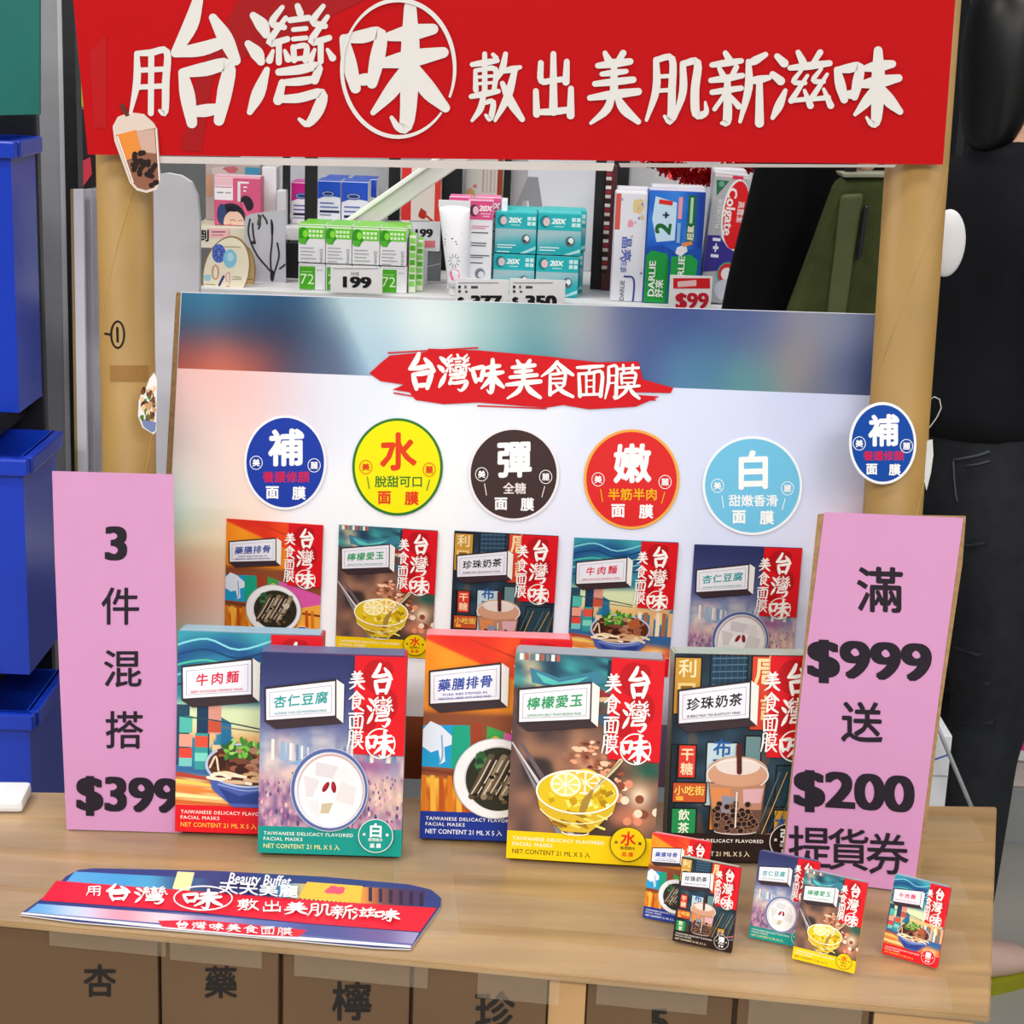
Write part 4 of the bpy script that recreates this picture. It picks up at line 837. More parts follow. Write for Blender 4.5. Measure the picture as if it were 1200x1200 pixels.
def art_on(M):
    """local drawing in metres on a card standing at M, v measured down from height h"""
    return None
def pack(name, label, cat, group, u0, u1, vt, y, z, depth, col, draw=None, yaw=0.0, topc=None, hgt=None, cap=None):
    """a carton standing on z with its front face spanning image columns u0..u1 and its top at image row vt"""
    vm = vt + 40
    z = z + .0004; xa, xb = wx(u0, vm, y), wx(u1, vm, y); hh = hgt or at_y((u0 + u1) / 2, vt, y).z - z; wd = xb - xa
    M = T(xa, y, z) @ Matrix.Rotation(yaw, 4, 'Z')
    t = thing(name, label, cat, M, group)
    box('carton', 0, wd, 0, depth, 0, hh, M_(col, .4, noise=.01), t, None, .0012)
    if topc is not None: box('lid', 0.001, wd - .001, .001, depth - .001, hh, hh + .001, M_(topc, .4, noise=.01), t, None, .0003)
    if draw:
        a = Art(lambda u, v: (np.clip(u, .01, .99) * wd, np.clip(hh - v * wd, .0008, hh - .0008)), 0.0003, 1.2e-5); draw(a, hh / wd); a.build('front_print', t)
    return t
def dup(t, M, label):
    r = t.copy(); COL.objects.link(r); r.matrix_world = M; r['label'] = label
    for c in t.children:
        d = c.copy(); COL.objects.link(d); d.parent = r
        for g in c.children:
            e = g.copy(); COL.objects.link(e); e.parent = d
    return r
def tagcard(name, label, u0, v0, u1, v1, y, draw, zb=None, group='price tags on the shelf', col=0xf2f2f4):
    a_, b_ = at_y(u0, v0, y), at_y(u1, v0, y); zt = a_.z; zb = ZS if zb is None else zb
    M = T(a_.x, y, zb) @ Matrix.Rotation(math.atan2(0, 1), 4, 'Z'); wd = b_.x - a_.x; hh = zt - zb
    lo = at_y(u0, v1, y).z - zb
    t = thing(name, label, 'price tag', M, group)
    box('card', 0, wd, 0, .0015, max(lo, 0.0), hh, M_(col, .35, noise=.01), t, None, .0003)
    if lo > .004: box('clip', wd * .3, wd * .7, .0005, .003, 0, lo + .004, M_(0xd8dce0, .2), t, None, .0003)
    mp = plane_map(M); a = Art(mp, 0.0003); draw(a); a.build('print', t); return t

# green skincare cartons: four columns, two layers, one row behind
def d_green(a, h):
    G1 = 0x5cc21c
    a.rect(0, 0, 1, .52, 0x6cd02a); a.rect(0, .06, 1, .12, 0xe8f6dc)
    a.ell(.2, .42, .2, .3, 0x2f9a1c, 20, jag=.3); a.ell(.26, .35, .1, .14, 0x8ae03c, 12)
    for r in range(2):
        for i in range(4): a.rect(.38 + .14 * i, .2 + .16 * r, .48 + .14 * i, .3 + .16 * r, 0xe0f8d0)
    a.poly([(0, .52), (.3, .52), (.25, .72), (.1, .74), (0, .66)], 0x58b832)
    for i, l in enumerate((.55, .6, .5, .65, .4)): a.rect(.08, .86 + .13 * i, .08 + l * .9, .89 + .13 * i, 0x9a9aa4)
    a.text('DIVINIA', .86, 1.25, .16, 0x8c8c98, .01, rot=math.pi / 2, fit=.7)
    a.rect(0, h * .985, 1, h, 0xd0d0d0)
def d_green72(a, h):
    a.rect(0.04, .1, .62, .98, 0x49a81e); a.text('72', .33, .56, .55, 0xd8f2c8, 0.0); a.line([(.12, .3), (.5, .3)], .02, 0xc8ecb0); a.rect(0, 0, 1, .04, 0xc8c8c8); a.rect(.68, .2, .9, .24, 0xc0c0c8)
GG = 'green and white skincare cartons'
yg = DS + .02; gu = [349.5, 381.5, 412.5, 445, 476.5]; zmid = at_y(410, 310, yg).z
pos = ['leftmost', 'second', 'third', 'rightmost']
for i in range(4):
    pack('skincare_box', 'white carton with green 72 square, %s of the bottom row behind the 199 tag' % pos[i], 'box', GG, gu[i], gu[i + 1] - .6, 311.5 + i * 1.0, yg, ZS, .034, 0xe9e9ee, d_green72, hgt=zmid - ZS - .0015)
for i in range(4):
    t = pack('skincare_box', 'green topped white carton, %s of the four stacked upper boxes' % pos[i], 'box', GG, gu[i], gu[i + 1] - .6, 263 + i * 1.2, yg, zmid, .034, 0xececf0, d_green, topc=0x7cd040)
    M = t.matrix_world.copy(); 
    M2 = T(t.location.x + .004, yg + .036, zmid); dup(t, M2, 'green topped white carton behind the %s upper box of the front row' % pos[i])
for j, (u0, u1, vt, yy) in enumerate([(479, 487, 276, yg + .01), (488, 495.5, 281, yg + .03)]):
    def d_side(a, h):
        for i in range(7): a.rect(.1, .4 + i * h / 8, .9, .4 + i * h / 8 + h / 11, 0x52b41c if i % 2 else 0x8ad85a)
    pack('skincare_box', ['green striped carton edge right of the stacked green boxes', 'farther green striped carton edge beside the grey panel'][j], 'box', GG, u0, u1, vt, yy, ZS, .03, 0xe4f2da, d_side, topc=0x7cd040)
# blue and magenta vitamin cartons on the riser
def d_blue(a, h, c=0x1f4fc4):
    a.rect(0, 0, 1, .62, c); a.poly([(0, .62), (0, .78), (.3, .66), (.6, .64), (1, .70), (1, .6), (0, .6)], c); a.ell(.45, .55, .3, .13, 0x18306c, 24); a.ell(.45, .55, .26, .1, 0x8aa0d8, 24); a.ell(.45, .55, .2, .06, 0x22366c, 16)
    for i, (l, c2) in enumerate(((.6, 0x6878b0), (.8, 0x6878b0), (.85, 0x20284a), (.5, 0x9098b0))): a.rect(.1, .92 + .17 * i, .1 + l, .98 + .17 * i + (.04 if i == 2 else 0), c2)
yb = DS + .19
GB = 'blue and magenta vitamin cartons'
t1 = pack('vitamin_box', 'blue topped white carton, left one of the front pair on the riser', 'box', GB, 372, 399, 212, yb, zu, .05, 0xe6e8f2, d_blue, topc=0x2a5cd0)
t2 = pack('vitamin_box', 'blue topped white carton, right one of the front pair on the riser', 'box', GB, 400, 431, 213, yb, zu, .05, 0xe6e8f2, d_blue, topc=0x2a5cd0)
dup(t1, T(t1.location.x + .004, yb + .055, zu + .0004), 'blue topped white carton in second row behind the left blue box')
dup(t2, T(t2.location.x + .008, yb + .055, zu + .0004), 'blue topped white carton in second row behind the right blue box')
pack('vitamin_box', 'magenta topped white carton left of the blue boxes', 'box', GB, 341, 369, 214, yb + .01, zu, .05, 0xf0e8ee, lambda a, h: d_blue(a, h, 0xc81c84), topc=0xe040b0)
# pink mask box with a drawn woman
def d_woman(a, h):
    a.rect(0, 0, 1, h, 0xd85c84); a.rect(0, 0, 1, .03, 0xf4e0e8); a.rect(0, .03, .40, .5, 0xf3eef2); a.rect(0, .03, .4, .2, 0xf0c0cc); a.rect(.06, .33, .2, .36, 0x8890a0); a.rect(.24, .33, .36, .36, 0xb8a0b0); a.rect(.02, .22, .38, .24, 0xd06080)
    a.rect(.5, .1, .74, .14, 0xf4eef0); a.rect(.5, .1, .56, .52, 0xe8e4ea); a.rect(.62, .2, .7, .23, 0xf4eef0); a.rect(.62, .28, .68, .31, 0xf4eef0)
    a.ell(.7, .55, .13, .17, 0x2a2430, 20, rot=-.5); a.line([(.6, .55), (.72, .8)], .05, 0xe86890)
    a.ell(.36, .84, .3, .28, 0x2c2a3c, 30); a.ell(.16, .8, .1, .22, 0x3a4874, 16); a.ell(.42, .98, .22, .26, 0xe8c4b0, 30); a.ell(.4, .68, .16, .06, 0x1f1c28, 16)
    a.line([(.34, .93), (.4, .91), (.46, .93)], .012, 0x3a2a2a); a.line([(.52, .93), (.56, .91), (.6, .93)], .012, 0x3a2a2a); a.ell(.34, 1.02, .06, .04, 0xe89c94, 12)
yw = DS + .15
pack('mask_carton', 'pink carton with a drawn black-haired woman and white label', 'box', None, 251, 306, 207, yw, zl, .03, 0xd85c84, d_woman, topc=0xf0d0dc)
pw = pack('pouch_pack', 'crinkled grey and blue plastic pack behind the pink carton', 'pack', None, 241, 305, 192, yw + .06, zl, .03, 0xb8aaa6, lambda a, h: (a.rect(.72, .05, 1, .22, 0x3f94b8), a.ell(.3, .15, .2, .1, 0xcfc0bc, 14, jag=.5), a.ell(.45, .1, .12, .06, 0xc06870, 12, jag=.6), a.rect(0, .2, .12, .6, 0xc89878)))
pack('white_carton', 'tall plain white carton right of the pink carton', 'box', None, 307, 324, 196, yw + .04, zl, .04, 0xe6e6ea)
pack('white_carton', 'short grey-white carton beside the black gap strip', 'box', None, 324, 335, 224, yw + .02, zl, .04, 0xd0d2d6, topc=0xf0f0f2)
tagcard('price_tag', 'pink label with black character on the beige shelf edge', 233, 266, 268, 290, DS + .127, lambda a: (a.rect(245, 268, 268, 279, 0xf0b8bc), a.rect(248, 271, 264, 272.5, 0x9a4a58), a.rect(248, 275, 262, 276, 0xb06a74), a.text('到', 238, 276, 15, 0x1c1a1a, .03)), zb=at_y(233, 291, DS + .127).z, col=0xe4dccb)
# oval sample cards
def oval(name, label, cx, cy, rx, ry, rot, y, col, draw):
    M = T(wx(cx, cy, y), y, ZS); f = plane_map(M); t = thing(name, label, 'card', M, 'oval beige sample cards')
    P = [(cx + rx * math.cos(q) * math.cos(rot) - ry * math.sin(q) * math.sin(rot), cy + rx * math.cos(q) * math.sin(rot) + ry * math.sin(q) * math.cos(rot)) for q in np.linspace(0, 2 * math.pi, 48, endpoint=False)]
    z = [p[1] for p in pxpts(f, P)]; 
    pts = [(p[0], max(p[1], 0)) for p in pxpts(f, P)]
    slab('card', pts, 0, .004, M_(0x9a7a4a, .6), t)
    a = Art(f, .0002); a.poly([(cx + (p[0] - cx) * .95, min(cy + (p[1] - cy) * .96, 349)) for p in P], col); draw(a); a.build('print', t)
def d_oval(a):
    a.ell(256.5, 297, 8, 11, 0x4c68c8); a.ell(256.5, 297, 4, 6, 0x2c3c90); a.ell(269.5, 303, 8, 11, 0x8ccce8); a.ell(270, 301, 4, 5, 0xb8e4f4)
    for i in range(8): t_ = i * .785; a.line([(256.5, 297), (256.5 + 7 * math.cos(t_), 297 + 10 * math.sin(t_))], .8, 0x8098e0)
    a.ring(252.5, 319, 3.5, 8, 2, 0xd89c84); a.line([(257, 334), (262, 324)], 3, 0x4a4a78); a.line([(266, 330), (265, 322), (269, 320), (269, 332)], 1.4, 0xe8a8b0); a.ell(243, 325, 5, 4, 0xa8d4e0, 10, jag=.4); a.ell(267, 337, 3, 2.5, 0xf08c90, 8)
    for p in [((263, 289), (282, 289.5)), ((240, 333), (252, 333.5)), ((272, 327), (283, 327)), ((273, 324), (282, 325))]: a.line(p, .8, 0x9a8a70)
oval('sample_card', 'oval beige card with blue flower circles and small drawings', 265, 318, 27, 42, .25, DS + .02, 0xf3ebd2, d_oval)
oval('sample_card', 'darker oval card tucked behind the beige flower card', 277, 322, 22, 38, .1, DS + .05, 0xc8ac78, lambda a: (a.line([(287, 328), (296, 327)], 1, 0x7a6040), a.ell(283, 339, 4, 3, 0xc85040, 8)))
# white display panel with plant drawing
yp = DS + .08; M = T(wx(290, 300, yp), yp, ZS); f = plane_map(M)
t = thing('drawing_panel', 'grey-white round-cornered panel with black plant line drawing', 'panel', M)
OUTP = [(286, 262), (288, 254), (293, 251), (300, 250), (334, 246), (335, 349), (300, 348), (290, 347), (287, 300)]
slab('panel', [(x, max(z, 0)) for x, z in pxpts(f, OUTP)], 0, .004, M_(0xb9bac2, .5), t)
a = Art(f, .0003)
for L in [[(293, 257), (291, 270), (294, 284), (302, 300), (312, 312), (319, 320)], [(318, 258), (319, 280), (317, 305), (319, 328)], [(325, 285), (327, 300), (322, 318), (319, 328)], [(334, 310), (328, 315)], [(303, 252), (305, 262), (303, 268)], [(308, 252), (312, 258), (313, 262)], [(296, 262), (297, 275), (299, 285)]]: a.line(L, 2.2, 0x34343c)
a.ell(319, 323, 2.5, 7, 0x1c1c24, 12); a.ell(304, 258, 2, 7, 0x4a5448, 10, rot=.3); a.ell(319, 268, 1.6, 9, 0x1c1c2c, 10); a.ell(297, 284, 3, 2, 0x2a2a30, 8); a.build('drawing', t)
# 199 tag
def d199(a):
    a.rect(390, 314, 444, 315.2, 0xb0b4c0); a.text('特價', 416, 321, 5, 0x888890, 0); a.text('199', 418.5, 330.5, 17.5, 0x16161a, .05, 1.1, slope=-.03, fit=31)
tagcard('price_tag', 'white price tag printed 199 in front of the green boxes', 387.5, 311.5, 448.5, 342.5, DS - .004, d199)
# red and white gift pack, its tag and the grey panel
yr = DS + .26
pack('gift_pack', 'red and white printed pack behind the slanting bar', 'pack', None, 470, 517, 190, yr, ZS, .03, 0xe8dcd2, lambda a, h: (a.rect(0, 0, .25, h, 0xd8302c), a.rect(.84, .3, 1, h, 0xe03c30), a.ell(.55, .1, .2, .15, 0xf2e8e0, 14), a.ell(.55, 1.25, .12, .12, 0xb03018, 10, jag=.7), a.line([(.55, 1.25), (.85, 1.5), (1.0, 1.9)], .05, 0xc83020)))
tagcard('price_tag', 'white tag printed 199 with a red strip, beside the green box edges', 470, 258, 516, 293, DS + .12, lambda a: (a.text('199', 497, 273, 13, 0x1c1c20, .05, fit=19), a.rect(494, 282, 510, 290, 0xe07880), a.rect(480, 258.5, 505, 259.5, 0x888890)), zb=ZS, col=0xe4e6ec)
t = pack('grey_divider', 'plain grey divider panel standing between green boxes and white tube', 'divider', None, 486, 516, 293, DS + .16, ZS, .006, 0x7c8084, lambda a, h: (a.rect(0, 0, 1, .06, 0x5a5c60), a.line([(.1, .75), (1, .5)], .03, 0xd8d8dc)))
# white cosmetic tube standing on its cap
yt = DS + .01
ut0, ut1 = 512, 550; xa, xb = wx(513, 300, yt), wx(549, 300, yt); cx = (xa + xb) / 2; ht = at_y(530, 243, yt).z - ZS; rw = (xb - xa) / 2
tt = thing('cosmetic_tube', 'white squeeze tube with pink round logo standing on the shelf', 'tube', T(cx + .004, yt + .02, ZS + .0006))
bm = bmesh.new(); n = 28; rings = []
for j in range(13):
    q = j / 12; z = .012 + q * (ht - .012); wx_ = rw * (.66 + .38 * q); wy = .017 * (1 - q) ** .7 + .0012
    rings.append([bm.verts.new((wx_ * math.cos(2 * math.pi * k / n) - .008 * q + .003, wy * math.sin(2 * math.pi * k / n), z)) for k in range(n)])
for j in range(12):
    for k in range(n): bm.faces.new((rings[j][k], rings[j][(k + 1) % n], rings[j + 1][(k + 1) % n], rings[j + 1][k]))
bm.faces.new(rings[0]); bm.faces.new(rings[-1])
TUBEM = bmobj('tube_body', bm, M_(0xf0f1f6, .35, noise=.01), tt, None, True)
bm = bmesh.new(); bmesh.ops.create_cone(bm, segments=24, radius1=rw * .6, radius2=rw * .6, depth=.012, cap_ends=True, matrix=T(.003, 0, .006)); bmobj('cap', bm, M_(0xe4e4ea, .3), tt)
box('crimp', -rw * 1.04 - .005, rw * 1.04 - .005, -.0012, .0012, ht - .002, ht + .007, M_(0xe6e8ee, .4), tt, None, .0004)
MT = T(cx + .004, yt + .0015, ZS); f = plane_map(MT); a = Art(f, .0)
for p, w_, c in [(((522, 277), (541, 275)), 1, 0xa0a4b4), (((521, 282), (530, 281)), 1.4, 0x3a3a44), (((521, 285.5), (534, 284.5)), 1.4, 0x3a3a44), (((521, 288.5), (535, 287.5)), 1.4, 0x3a3a44)]: a.line(p, w_, c)
for i in range(10): q = i * .628; a.line([(532 + 3.5 * math.cos(q), 307 + 4.5 * math.sin(q)), (532 + 6.5 * math.cos(q), 307 + 8 * math.sin(q))], 1, 0x8a8c98)
a.ell(532.5, 323, 6.2, 7, 0xe85c9c, 24); a.ell(534, 325, 4, 2, 0xf6c8dc, 12, rot=-.4)
V = np.vstack(a.v); bvh = BVHTree.FromObject(TUBEM, bpy.context.evaluated_depsgraph_get())
P = []
for (x, _, z) in V:
    h_ = bvh.ray_cast(Vector((x, -.1, z)), Vector((0, 1, 0))); P.append((x, (h_[0].y if h_[0] else -.008) - .0003, z))
me = bpy.data.meshes.new('tube_print'); me.from_pydata(P, [], a.f); C = np.vstack(a.c); at = me.color_attributes.new('Col', 'FLOAT_COLOR', 'POINT')
at.data.foreach_set('color', np.hstack([C, np.ones((len(C), 1))]).astype(np.float32).ravel()); me.materials.append(PRINT); link(bpy.data.objects.new('tube_print', me), tt)
# pink 20X cartons
def d_pink(a, h):
    a.rect(0, 0, 1, .78, 0xe0508c); a.ell(.25, .42, .2, .24, 0x5a2c48, 20); a.ell(.3, .42, .12, .18, 0xf0c0d4, 14); a.text('20X', .7, .32, .3, 0xfbeef4, .05, shear=.2, fit=.5); a.rect(.5, .52, .9, .56, 0xf6c8dc); a.rect(.58, .62, .86, .66, 0xf6c8dc)
    for i, (v, l, c) in enumerate([(1.02, .7, 0xe090a8), (1.1, .55, 0xe090a8), (1.28, .68, 0x505058), (1.7, .62, 0x505058), (1.8, .6, 0x606068), (2.2, .75, 0x505058), (2.28, .5, 0x707078), (2.5, .5, 0x606068)]): a.rect(.15, v, .15 + l, v + .04, c)
    a.ell(.55, 2.95, .2, .22, 0x7a8088, 16); a.ell(.6, 3.0, .13, .15, 0xdfe2e6, 12)
G20 = 'pink and white 20X cartons'
pack('serum_box', 'pink topped white 20X carton right of the white tube', 'box', G20, 548, 577, 234.5, DS + .035, ZS, .03, 0xe9eaf0, d_pink, topc=0xf080b0)
pack('serum_box', 'pink topped 20X carton half hidden behind the white tube', 'box', G20, 525.5, 553, 230.5, DS + .075, ZS, .03, 0xe9eaf0, d_pink, topc=0xf080b0)
pack('serum_box', 'pink topped 20X carton behind the front pink one', 'box', G20, 556, 586, 231, DS + .075, ZS, .03, 0xe9eaf0, d_pink, topc=0xf080b0)
pack('white_carton', 'slim white carton edge between pink and teal 20X boxes', 'box', None, 586.5, 593.5, 234, DS + .06, ZS, .03, 0xeef0f4)
# teal 20X cartons, two by two with more behind
def d_teal(a, h):
    a.rect(0, 0, 1, h, 0x22b4bc); 
    a.raster([(0, .38), (1, .38), (1, h), (0, h)], 12, 10, lambda X, Y: mixc(0xa4c4cc, 0x1fa8b4, sstep(.42, .85, Y + .15 * (X - .5))))
    a.ell(.17, .19, .12, .14, 0x1c7c88, 18); a.ell(.2, .19, .08, .1, 0xe0c8cc, 14); a.text('20X', .48, .17, .17, 0xeefcfc, .05, shear=.2, fit=.3); a.rect(.38, .28, .6, .3, 0xbfeef0)
    for i in range(2):
        for j in range(2): a.rect(.77 + .11 * i, .08 + .12 * j, .86 + .11 * i, .17 + .12 * j, 0xc8f2f2)
    a.ell(.75, .62, .11, .12, 0x5a6c74, 20); a.ell(.77, .6, .06, .07, 0xe4eef0, 12); a.ell(.72, .66, .04, .03, 0x2a3438, 10)
    for v, l in ((.76, .45), (.82, .36), (.92, .3), (.98, .34)): a.rect(.06, v, .06 + l, v + .025, 0xd8f4f4)
    a.poly([(.6, 1.05), (1, .78), (1, .86), (.75, 1.05)], 0xa8e0e4)
yq = DS + .045; zq = at_y(628, 298.5, yq).z; GTL = 'teal 20X cartons'
tl_l = pack('cream_box', 'teal 20X carton, lower left of the front block of four', 'box', GTL, 577, 625.5, 299, yq, ZS, .045, 0x2cb6bd, d_teal, hgt=zq - ZS - .001)
tl_r = pack('cream_box', 'teal 20X carton, lower right of the front block of four', 'box', GTL, 627, 677, 300, yq, ZS, .045, 0x2cb6bd, d_teal, hgt=zq - ZS - .001)
tu_l = pack('cream_box', 'teal 20X carton, upper left of the front block of four', 'box', GTL, 579.5, 628, 249.5, yq, zq, .045, 0x2cb6bd, d_teal, topc=0x30c8cc)
tu_r = pack('cream_box', 'teal 20X carton, upper right of the front block of four', 'box', GTL, 629, 680.5, 250.5, yq, zq, .045, 0x2cb6bd, d_teal, topc=0x30c8cc)
for t_, dx, nm in ((tl_l, .012, 'lower left'), (tl_r, .008, 'lower right'), (tu_l, .014, 'upper left'), (tu_r, .008, 'upper right')):
    dup(t_, T(t_.location.x + dx, yq + .05, t_.location.z), 'teal 20X carton in the rear row behind the %s front one' % nm)
for t_, nm in ((tl_r, 'lower'), (tu_r, 'upper')):      # security labels on the side of the block
    x = t_.location.x + tl_r.children[0].dimensions.x + .0003
    s_ = thing('security_label', 'clear framed pink label on the right side of the %s teal carton' % nm, 'label', T(x, yq + .006, t_.location.z + .012))
    box('frame', 0, .0012, 0, .034, 0, .038, M_(0x2a5c64, .3), s_, None, .0003); box('barcode', .0012, .0016, .006, .028, .008, .03, M_(0xd8a0a8, .4), s_, None, 0)
def d377(a, x, num):
    a.rect(x + 3, 331, x + 50, 332, 0x8890a0); a.rect(x + 3, 334.5, x + 6, 338, 0x303038); a.rect(x + 10, 334.5, x + 13, 338, 0x808088); a.rect(x + 18, 335, x + 26, 338, 0x50505c); a.rect(x + 3, 340, x + 6, 343, 0x404048); a.rect(x + 11, 340.5, x + 14, 343, 0x606068)
    a.text('$', x + 6, 353, 14, 0x1c1c20, .05); a.text(num, x + 36, 353, 19, 0x16161a, .06, fit=34)
tagcard('price_tag', 'white price tag below the pink 20X cartons', 534, 325.5, 597, 362, DS - .004, lambda a: d377(a, 534, '377'), zb=ZS - .012)
tagcard('price_tag', 'white price tag below the teal 20X cartons', 597.5, 326, 663, 363, DS - .006, lambda a: d377(a, 598, '350'), zb=ZS - .012)
# back cards and boxes
pack('gift_pack', 'white printed pack with a small round face sticker on the back wall', 'pack', None, 545, 589, 185, DS + .31, ZS, .008, 0xd9d2cc, lambda a, h: (a.rect(.85, 0, 1, h, 0x9a3c20), a.ell(.14, .95, .12, .14, 0xd8a868, 14), a.ell(.14, 1.15, .2, .1, 0xd03028, 12), a.ell(.26, .75, .06, .05, 0xd87880, 8), *[a.rect(.45 + .1 * i, .3, .5 + .1 * i, .9, [0xb8a8a8, 0xc8b8a8][i % 2]) for i in range(4)]))
bp = pack('white_sheet', 'large plain white sheet with a grey cut-out shape behind the teal boxes', 'sheet', None, 598, 697, 186, DS + .335, ZS, .003, 0xdfe1e8, lambda a, h: (a.rect(0, 0, .2, h, 0xb4aeb2), a.poly([(.2, .22), (.32, .22), (.42, .72), (.26, .72), (.22, .5), (.16, .5), (.1, .7), (.02, .7)], 0x94949a)))
pack('white_sheet', 'plain grey-white sheet behind the toothpaste cartons', 'sheet', None, 738, 800, 186, DS + .335, ZS, .003, 0xc2c2c6)
pack('patterned_box', 'narrow dark red and white patterned carton beside the black gap strip', 'box', None, 709, 722, 194, DS + .13, ZS, .03, 0x4a1820, lambda a, h: [a.rect(.0, .2 + .4 * i, .5, .5 + .4 * i, [0xd8d0cc, 0x8c2028, 0xc8b8b0, 0x2a1010][i % 4]) for i in range(24)])
# toothpaste cartons standing upright
yd = DS + .03
def d_darlie(a, h):
    a.rect(0, 0, 1, h, 0xe2e4ee); a.rect(0, .03, .17, 1.15, 0xd8584c); a.ell(.72, .4, .2, .22, 0xe0c890, 14, jag=.5); a.ell(.5, .95, .1, .12, 0xe89cb0, 10, jag=.5); a.ell(.85, .75, .07, .1, 0xd8c8a0, 8, jag=.5)
    for i in range(12): a.ell(.2 + .75 * ((i * .37) % 1), .2 + 2.6 * ((i * .61) % 1), .04, .05, [0xa8a8c8, 0xc8b0b8, 0x8c90c0][i % 3], 7, jag=.6)
    a.text('晶亮', .42, 1.75, .34, 0x4c62b8, .02, rot=math.pi / 2, fit=.75); a.text('花香', .36, 2.3, .2, 0x5c70c0, .01, rot=math.pi / 2); a.text('DARLIE', .34, 3.05, .2, 0x5a5c74, .01, rot=-math.pi / 2, fit=.62); a.line([(.4, 2.6), (.7, 2.7), (.7, 3.6)], .06, 0x3a4894)
GTP = 'toothpaste cartons'
pack('toothpaste_box', 'white flowered toothpaste carton standing left of the blue one', 'box', GTP, 720, 757.5, 226, yd, ZS - .0, .035, 0xe2e4ee, d_darlie, topc=0xf2f2f6)
def d_2in1(a, h):
    a.raster([(0, 0), (1, 0), (1, h), (0, h)], 12, 24, lambda X, Y: mixc(mixc(0x3a8ce8, 0x1858c8, noise(X, Y, 4, 3)), 0x1c3c9c, sstep(.75, .95, X)))
    a.poly([(0, 1.0), (.3, .95), (.5, 1.05), (1, .98), (1, h), (0, h)], 0x1b50b0)
    a.poly([(0, 1.15), (.1, 1.05), (.38, 1.1), (.42, 1.3), (.42, h), (0, h)], 0x1c9c44); a.poly([(.44, h), (.46, 1.15), (.8, 1.1), (.93, 1.2), (.9, h)], 0x22a048)
    a.poly([(.12, .1), (.5, .2), (.5, .86), (.18, .9), (.08, .5)], 0xc8e4fa); a.text('2', .28, .66, .38, 0x1c6a34, .05, rot=-math.pi / 2 + .1); a.text('1', .3, .2, .32, 0xe02c28, .07, rot=-math.pi / 2 + .1); a.text('+', .32, .42, .2, 0x202a48, .05)
    a.rect(.53, .1, .6, .48, 0xf0a0b0); a.rect(.7, .06, .84, .86, 0x1c6c44); a.text('超氟', .77, .72, .13, 0xf0e8d0, .02, rot=-math.pi / 2); a.rect(.74, .1, .79, .55, 0xb8d8b8); a.rect(.53, .55, .59, .9, 0x88b8e0)
    a.poly([(.55, .98), (.7, .92), (.74, 1.04), (.62, 1.14), (.52, 1.08)], 0xe8e8f0); a.poly([(.62, .9), (.8, .86), (.82, .92), (.66, .97)], 0xe89048)
    a.text('DARLIE', .13, 1.55, .16, 0xf0f8f0, .03, rot=-math.pi / 2, fit=.62); a.text('好來', .27, 1.72, .16, 0xe8f4e8, .03, rot=-math.pi / 2); a.text('DARLIE', .64, 1.45, .16, 0xf0f8f0, .03, rot=-math.pi / 2, fit=.62); a.line([(.4, 1.2), (.4, h)], .03, 0x148038)
pack('toothpaste_box', 'blue and green twin-pack toothpaste carton marked 2+1', 'box', GTP, 758.5, 825, 224, yd - .005, ZS, .035, 0x2050b8, d_2in1, topc=0xd8d8f0)
def d_colg(a, h):
    a.rect(0, 0, 1, h, 0xb4b6ba); a.rect(0, 0, 1, .08, 0xe8d8dc); a.rect(.5, 0, .8, .12, 0xe03450); a.poly([(.06, .18), (.42, .18), (.12, .62)], 0x2c6c4c); a.ell(.22, .28, .08, .08, 0x6aa890, 10)
    a.ell(.72, 1.1, .4, 1.0, 0xf0f0f4, 40); a.ell(.74, 1.1, .36, .95, 0xe22028, 40); a.text('Colgate', .56, 1.02, .36, 0xfdf4f4, .03, rot=math.pi / 2, fit=1.3); a.text('高露潔', .84, 1.0, .2, 0xf8dcdc, .02, rot=math.pi / 2)
    a.text('FLUORIDE', .24, 1.1, .16, 0xe4e6ea, .02, rot=-math.pi / 2, fit=.8); a.poly([(0, 1.72), (.35, 1.7), (.6, 2.0), (1, 2.2), (1, 2.6), (0, 2.75)], 0x3c3490); a.text('1+1', .28, 2.05, .3, 0xf4f0fa, .05, rot=math.pi / 2, fit=.5)
    a.ell(.7, 2.75, .3, .34, 0x3aa890, 24); a.ell(.7, 2.75, .26, .3, 0xd83038, 24); a.ell(.68, 2.75, .16, .18, 0xf0ecf0, 20); a.ell(.7, 3.2, .32, .3, 0xc8ccd8, 20)
cgt = pack('toothpaste_box', 'red oval toothpaste carton tilted beside the black sleeve', 'box', GTP, 826, 868, 205, yd + .01, ZS, .035, 0xb4b6ba, d_colg, topc=0xe0d8dc)
cgt.rotation_euler = (0, R(3.5), 0); cgt.location.z += .0025
for i, (u0, u1, v) in enumerate([(722, 760, 221), (762, 824, 219), (834, 872, 199)]):
    pack('toothpaste_box', ['white carton behind the flowered toothpaste carton', 'pale carton behind the blue 2+1 twin pack', 'grey carton behind the red oval toothpaste carton'][i], 'box', GTP, u0, u1, v, yd + .065, ZS, .035, 0xdedee8, None, topc=0xeceaf2)
tagcard('price_tag', 'red and white price tag printed $99 below the blue toothpaste', 785.5, 322, 835.5, 366, DS - .004, lambda a: (a.rect(789, 326, 832, 338, 0xd81c28), a.poly([(794, 330), (816, 328), (816, 335), (794, 336.5)], 0xf0c8c8), a.text('$99', 811, 352, 25, 0xc81c34, .04, fit=37)), zb=ZS - .02)
